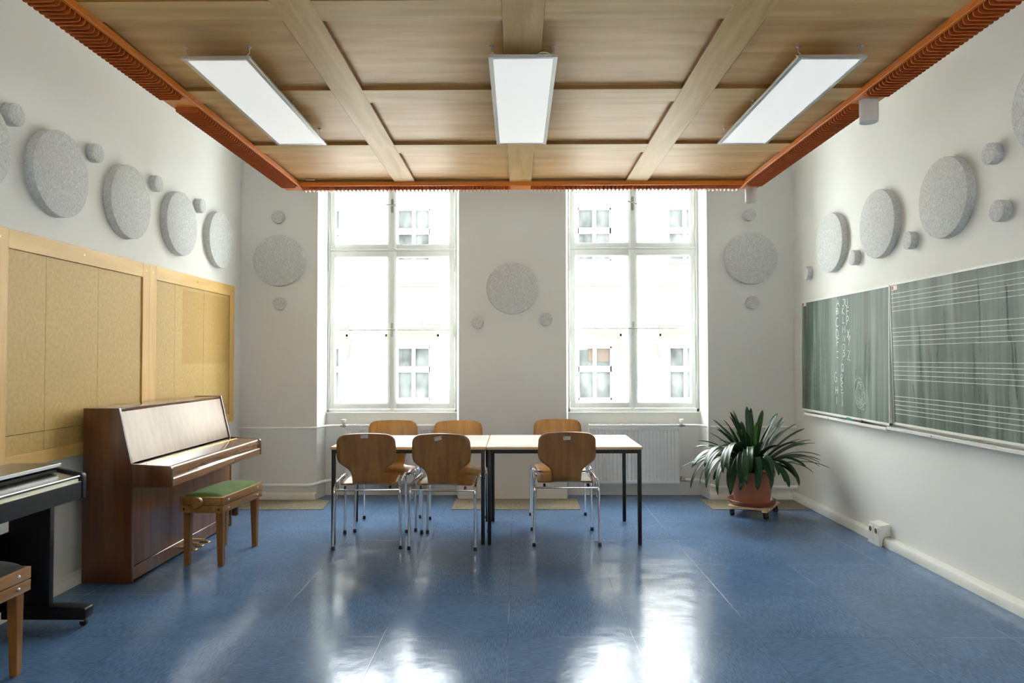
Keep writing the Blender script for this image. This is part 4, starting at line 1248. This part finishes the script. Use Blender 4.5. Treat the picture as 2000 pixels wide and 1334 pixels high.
tone = leafb.bm.verts.layers.float.new('tone')
def leaf(az, el, length, droop, w, r0=.03, tn=.25, dz=0, ex=1.35):
    """strap leaf: az heading, el start elevation (deg), droop total bend (deg)"""
    n = 18
    d0 = Vector((math.cos(R(az)), math.sin(R(az)), 0)); side = Vector((-d0.y, d0.x, 0))
    p = Vector((PC[0], PC[1], z0 + .27 + dz)) + d0 * r0
    rows = []
    twist = rl.uniform(-.35, .35); bend = rl.uniform(-.25, .25)
    for i in range(n + 1):
        t = i / n
        a = R(el - droop * t ** ex)
        dirv = (d0 * math.cos(a) + Vector((0, 0, 1)) * math.sin(a) + side * bend * t).normalized()
        nrm = (Vector((0, 0, 1)) * math.cos(a) - d0 * math.sin(a)).normalized()
        ww = 1.15 * w * (.62 + .38 * min(1, t / .35)) * (1 if t < .72 else max(.10, math.sqrt(max(0, 1 - ((t - .72) / .285) ** 2))))
        tw_ = twist * t
        s2 = side * math.cos(tw_) + nrm * math.sin(tw_); n2 = nrm * math.cos(tw_) - side * math.sin(tw_)
        row = []
        for k, u in enumerate((-1, -.55, 0, .55, 1)):
            q = p + s2 * (u * ww) + n2 * (.22 * ww * abs(u) ** 1.3)
            q.x = min(q.x, XR - .012)
            if (q.x - PC[0]) ** 2 + (q.y - PC[1]) ** 2 < .205 ** 2 and q.z < z0 + .292:      # rest on the rim, hang outside it
                rr = math.hypot(q.x - PC[0], q.y - PC[1])
                if rr > .12:
                    f = .207 / rr; q.x = PC[0] + (q.x - PC[0]) * f; q.y = PC[1] + (q.y - PC[1]) * f
            row.append(q)
        rows.append(row)
        p = p + dirv * (length / n)
    vs = []
    for row in rows:
        r = []
        for q in row:
            v = leafb.bm.verts.new(q); v[tone] = tn; r.append(v)
        vs.append(r)
    for A, B in zip(vs, vs[1:]):
        for k in range(4): leafb.bm.faces.new((A[k], A[k + 1], B[k + 1], B[k]))
# named after their heading in the photo: 0 = right, 90 = to the wall, 180 = left, 270 = to the camera
for L_ in ((150, 84, .50, 22, .021), (70, 84, .52, 12, .019), (100, 78, .46, 25, .020), (20, 70, .48, 22, .019), (200, 76, .44, 25, .020), (5, 62, .56, 30, .017), (240, 80, .40, 30, .021),
           (30, 55, .52, 35, .018), (-12, 52, .54, 45, .017), (172, 58, .50, 60, .021), (160, 52, .54, 75, .021), (185, 42, .58, 85, .020), (195, 48, .56, 100, .022), (210, 52, .54, 120, .023),
           (222, 58, .56, 135, .024), (235, 62, .55, 140, .024), (248, 66, .52, 145, .024), (262, 64, .50, 150, .025), (275, 66, .46, 150, .026), (290, 60, .44, 140, .025), (305, 56, .46, 135, .023),
           (318, 50, .50, 100, .021), (332, 44, .55, 85, .020), (345, 40, .56, 70, .019), (355, 36, .58, 62, .018), (10, 34, .56, 55, .018), (-25, 30, .60, 55, .017), (-40, 36, .52, 75, .020),
           (130, 50, .46, 70, .019), (110, 56, .42, 60, .019), (50, 46, .48, 60, .018), (178, 30, .60, 70, .019), (190, 60, .46, 70, .021), (168, 66, .46, 45, .020), (215, 40, .52, 110, .022),
           (228, 46, .50, 125, .023), (255, 50, .44, 140, .023), (270, 78, .38, 60, .024), (300, 74, .38, 70, .022), (325, 66, .44, 60, .020), (340, 60, .48, 50, .019), (212, 60, .78, 128, .024), (225, 64, .80, 146, .025), (238, 58, .76, 150, .025), (250, 70, .72, 156, .025), (203, 54, .74, 118, .023), (230, 66, .86, 150, .024), (218, 56, .82, 140, .024), (244, 60, .80, 156, .024), (85, 82, .56, 10, .020), (120, 80, .54, 16, .022), (45, 74, .54, 18, .020), (160, 76, .50, 26, .022), (25, 64, .58, 26, .018), (195, 66, .52, 40, .021), (176, 70, .48, 34, .021), (-5, 56, .58, 36, .018), (12, 42, .60, 44, .018), (-18, 44, .58, 66, .019), (268, 58, .50, 155, .026), (282, 68, .50, 150, .025), (296, 52, .46, 145, .024), (232, 74, .50, 110, .024), (218, 70, .50, 90, .023), (280, 48, .40, 130, .024),
           (310, 42, .42, 115, .021), (205, 68, .44, 60, .021), (0, 48, .50, 40, .018), (15, 50, .50, 48, .018), (350, 54, .50, 60, .018), (182, 50, .50, 95, .021), (90, 70, .42, 45, .019)):
    tn = .22 + rl.uniform(-.12, .16)
    leaf(*L_, r0=rl.uniform(.02, .06), tn=tn)
for L_ in ((188, 82, .66, 170, .023), (197, 80, .74, 168, .024), (206, 84, .70, 170, .025), (216, 80, .78, 168, .025), (226, 84, .70, 172, .025), (236, 82, .74, 170, .025),
           (249, 84, .62, 172, .025), (263, 84, .56, 172, .026), (279, 84, .54, 170, .026), (296, 82, .50, 168, .024), (315, 80, .52, 160, .022)):
    leaf(*L_, r0=rl.uniform(.03, .07), tn=.22 + rl.uniform(-.12, .12), ex=.75)
for L_ in ((75, 86, .57, 8, .023), (130, 80, .55, 14, .024), (165, 80, .52, 22, .024), (40, 78, .56, 16, .022), (10, 74, .56, 20, .021), (205, 82, .48, 22, .024), (320, 80, .46, 24, .022), (350, 72, .52, 26, .021), (150, 70, .54, 34, .022), (25, 66, .60, 26, .020), (185, 72, .54, 40, .023)):
    leaf(*L_, r0=rl.uniform(.01, .04), tn=.24 + rl.uniform(-.1, .2))
for L_ in ((225, 82, .40, 20, .019), (260, 86, .34, 8, .019), (300, 84, .30, 12, .016), (60, 80, .44, 14, .018), (245, 84, .26, 14, .013)):
    leaf(*L_, r0=.015, tn=.78)
fo = leafb.build('foliage', M['leaf'], pl, 60)
md = fo.modifiers.new('thick', 'SOLIDIFY'); md.thickness = .0014; md.offset = 0
yl = MB()
yl.grid([[(PC[0] - .128 + u * .019 * (1 - .45 * t) + .012 * math.sin(3 * t), PC[1] - .152 - .004 * t - .006 * (1 - u * u), z0 + .215 - t * .085) for u in (-1, -.4, .4, 1)] for t in [k / 8 for k in range(9)]])
yo_ = yl.build('withered_leaf', mat('withered_leaf', (.50, .20, .02), .6), pl, 60)
md = yo_.modifiers.new('thick', 'SOLIDIFY'); md.thickness = .0014
yo_['label'] = 'yellow withered leaf hanging over the pot'

# ---------------------------------------------------------------- light: daylight only
w = bpy.data.worlds.new('sky'); SC.world = w; w.use_nodes = True
bg = w.node_tree.nodes['Background']
bg.inputs['Color'].default_value = (.94, .965, 1.0, 1); bg.inputs['Strength'].default_value = 17
# ---------------------------------------------------------------- camera
cam = bpy.data.cameras.new('camera'); cam.sensor_width = 36; cam.lens = 1376.977 / 2000 * 36; cam.clip_start = .05; cam.clip_end = 200
co = bpy.data.objects.new('camera', cam); COL.objects.link(co)
yaw, pit, rol = .00792, .02416, -.00174
def rot3(a, ax): return Matrix.Rotation(a, 3, ax)
cy, sy, cp, sp, cr, sr = math.cos(yaw), math.sin(yaw), math.cos(pit), math.sin(pit), math.cos(rol), math.sin(rol)
Mw = Matrix(((cr, 0, sr), (0, 1, 0), (-sr, 0, cr))) @ Matrix(((1, 0, 0), (0, cp, sp), (0, -sp, cp))) @ Matrix(((cy, sy, 0), (-sy, cy, 0), (0, 0, 1)))
right, fwd, up = Mw[0], Mw[1], Mw[2]
m4 = Matrix(((right[0], up[0], -fwd[0], 0), (right[1], up[1], -fwd[1], -6.85348), (right[2], up[2], -fwd[2], 1.35881), (0, 0, 0, 1)))
co.matrix_world = m4
SC.camera = co

SC.view_settings.view_transform = 'Standard'
SC.view_settings.look = 'None'
SC.view_settings.gamma = 1
SC.view_settings.use_curve_mapping = False
SC.view_settings.exposure = .62
SC.cycles.max_bounces = 12; SC.cycles.diffuse_bounces = 6; SC.cycles.glossy_bounces = 4; SC.cycles.transparent_max_bounces = 12
SC.cycles.sample_clamp_indirect = 0
SC.cycles.use_denoising = True
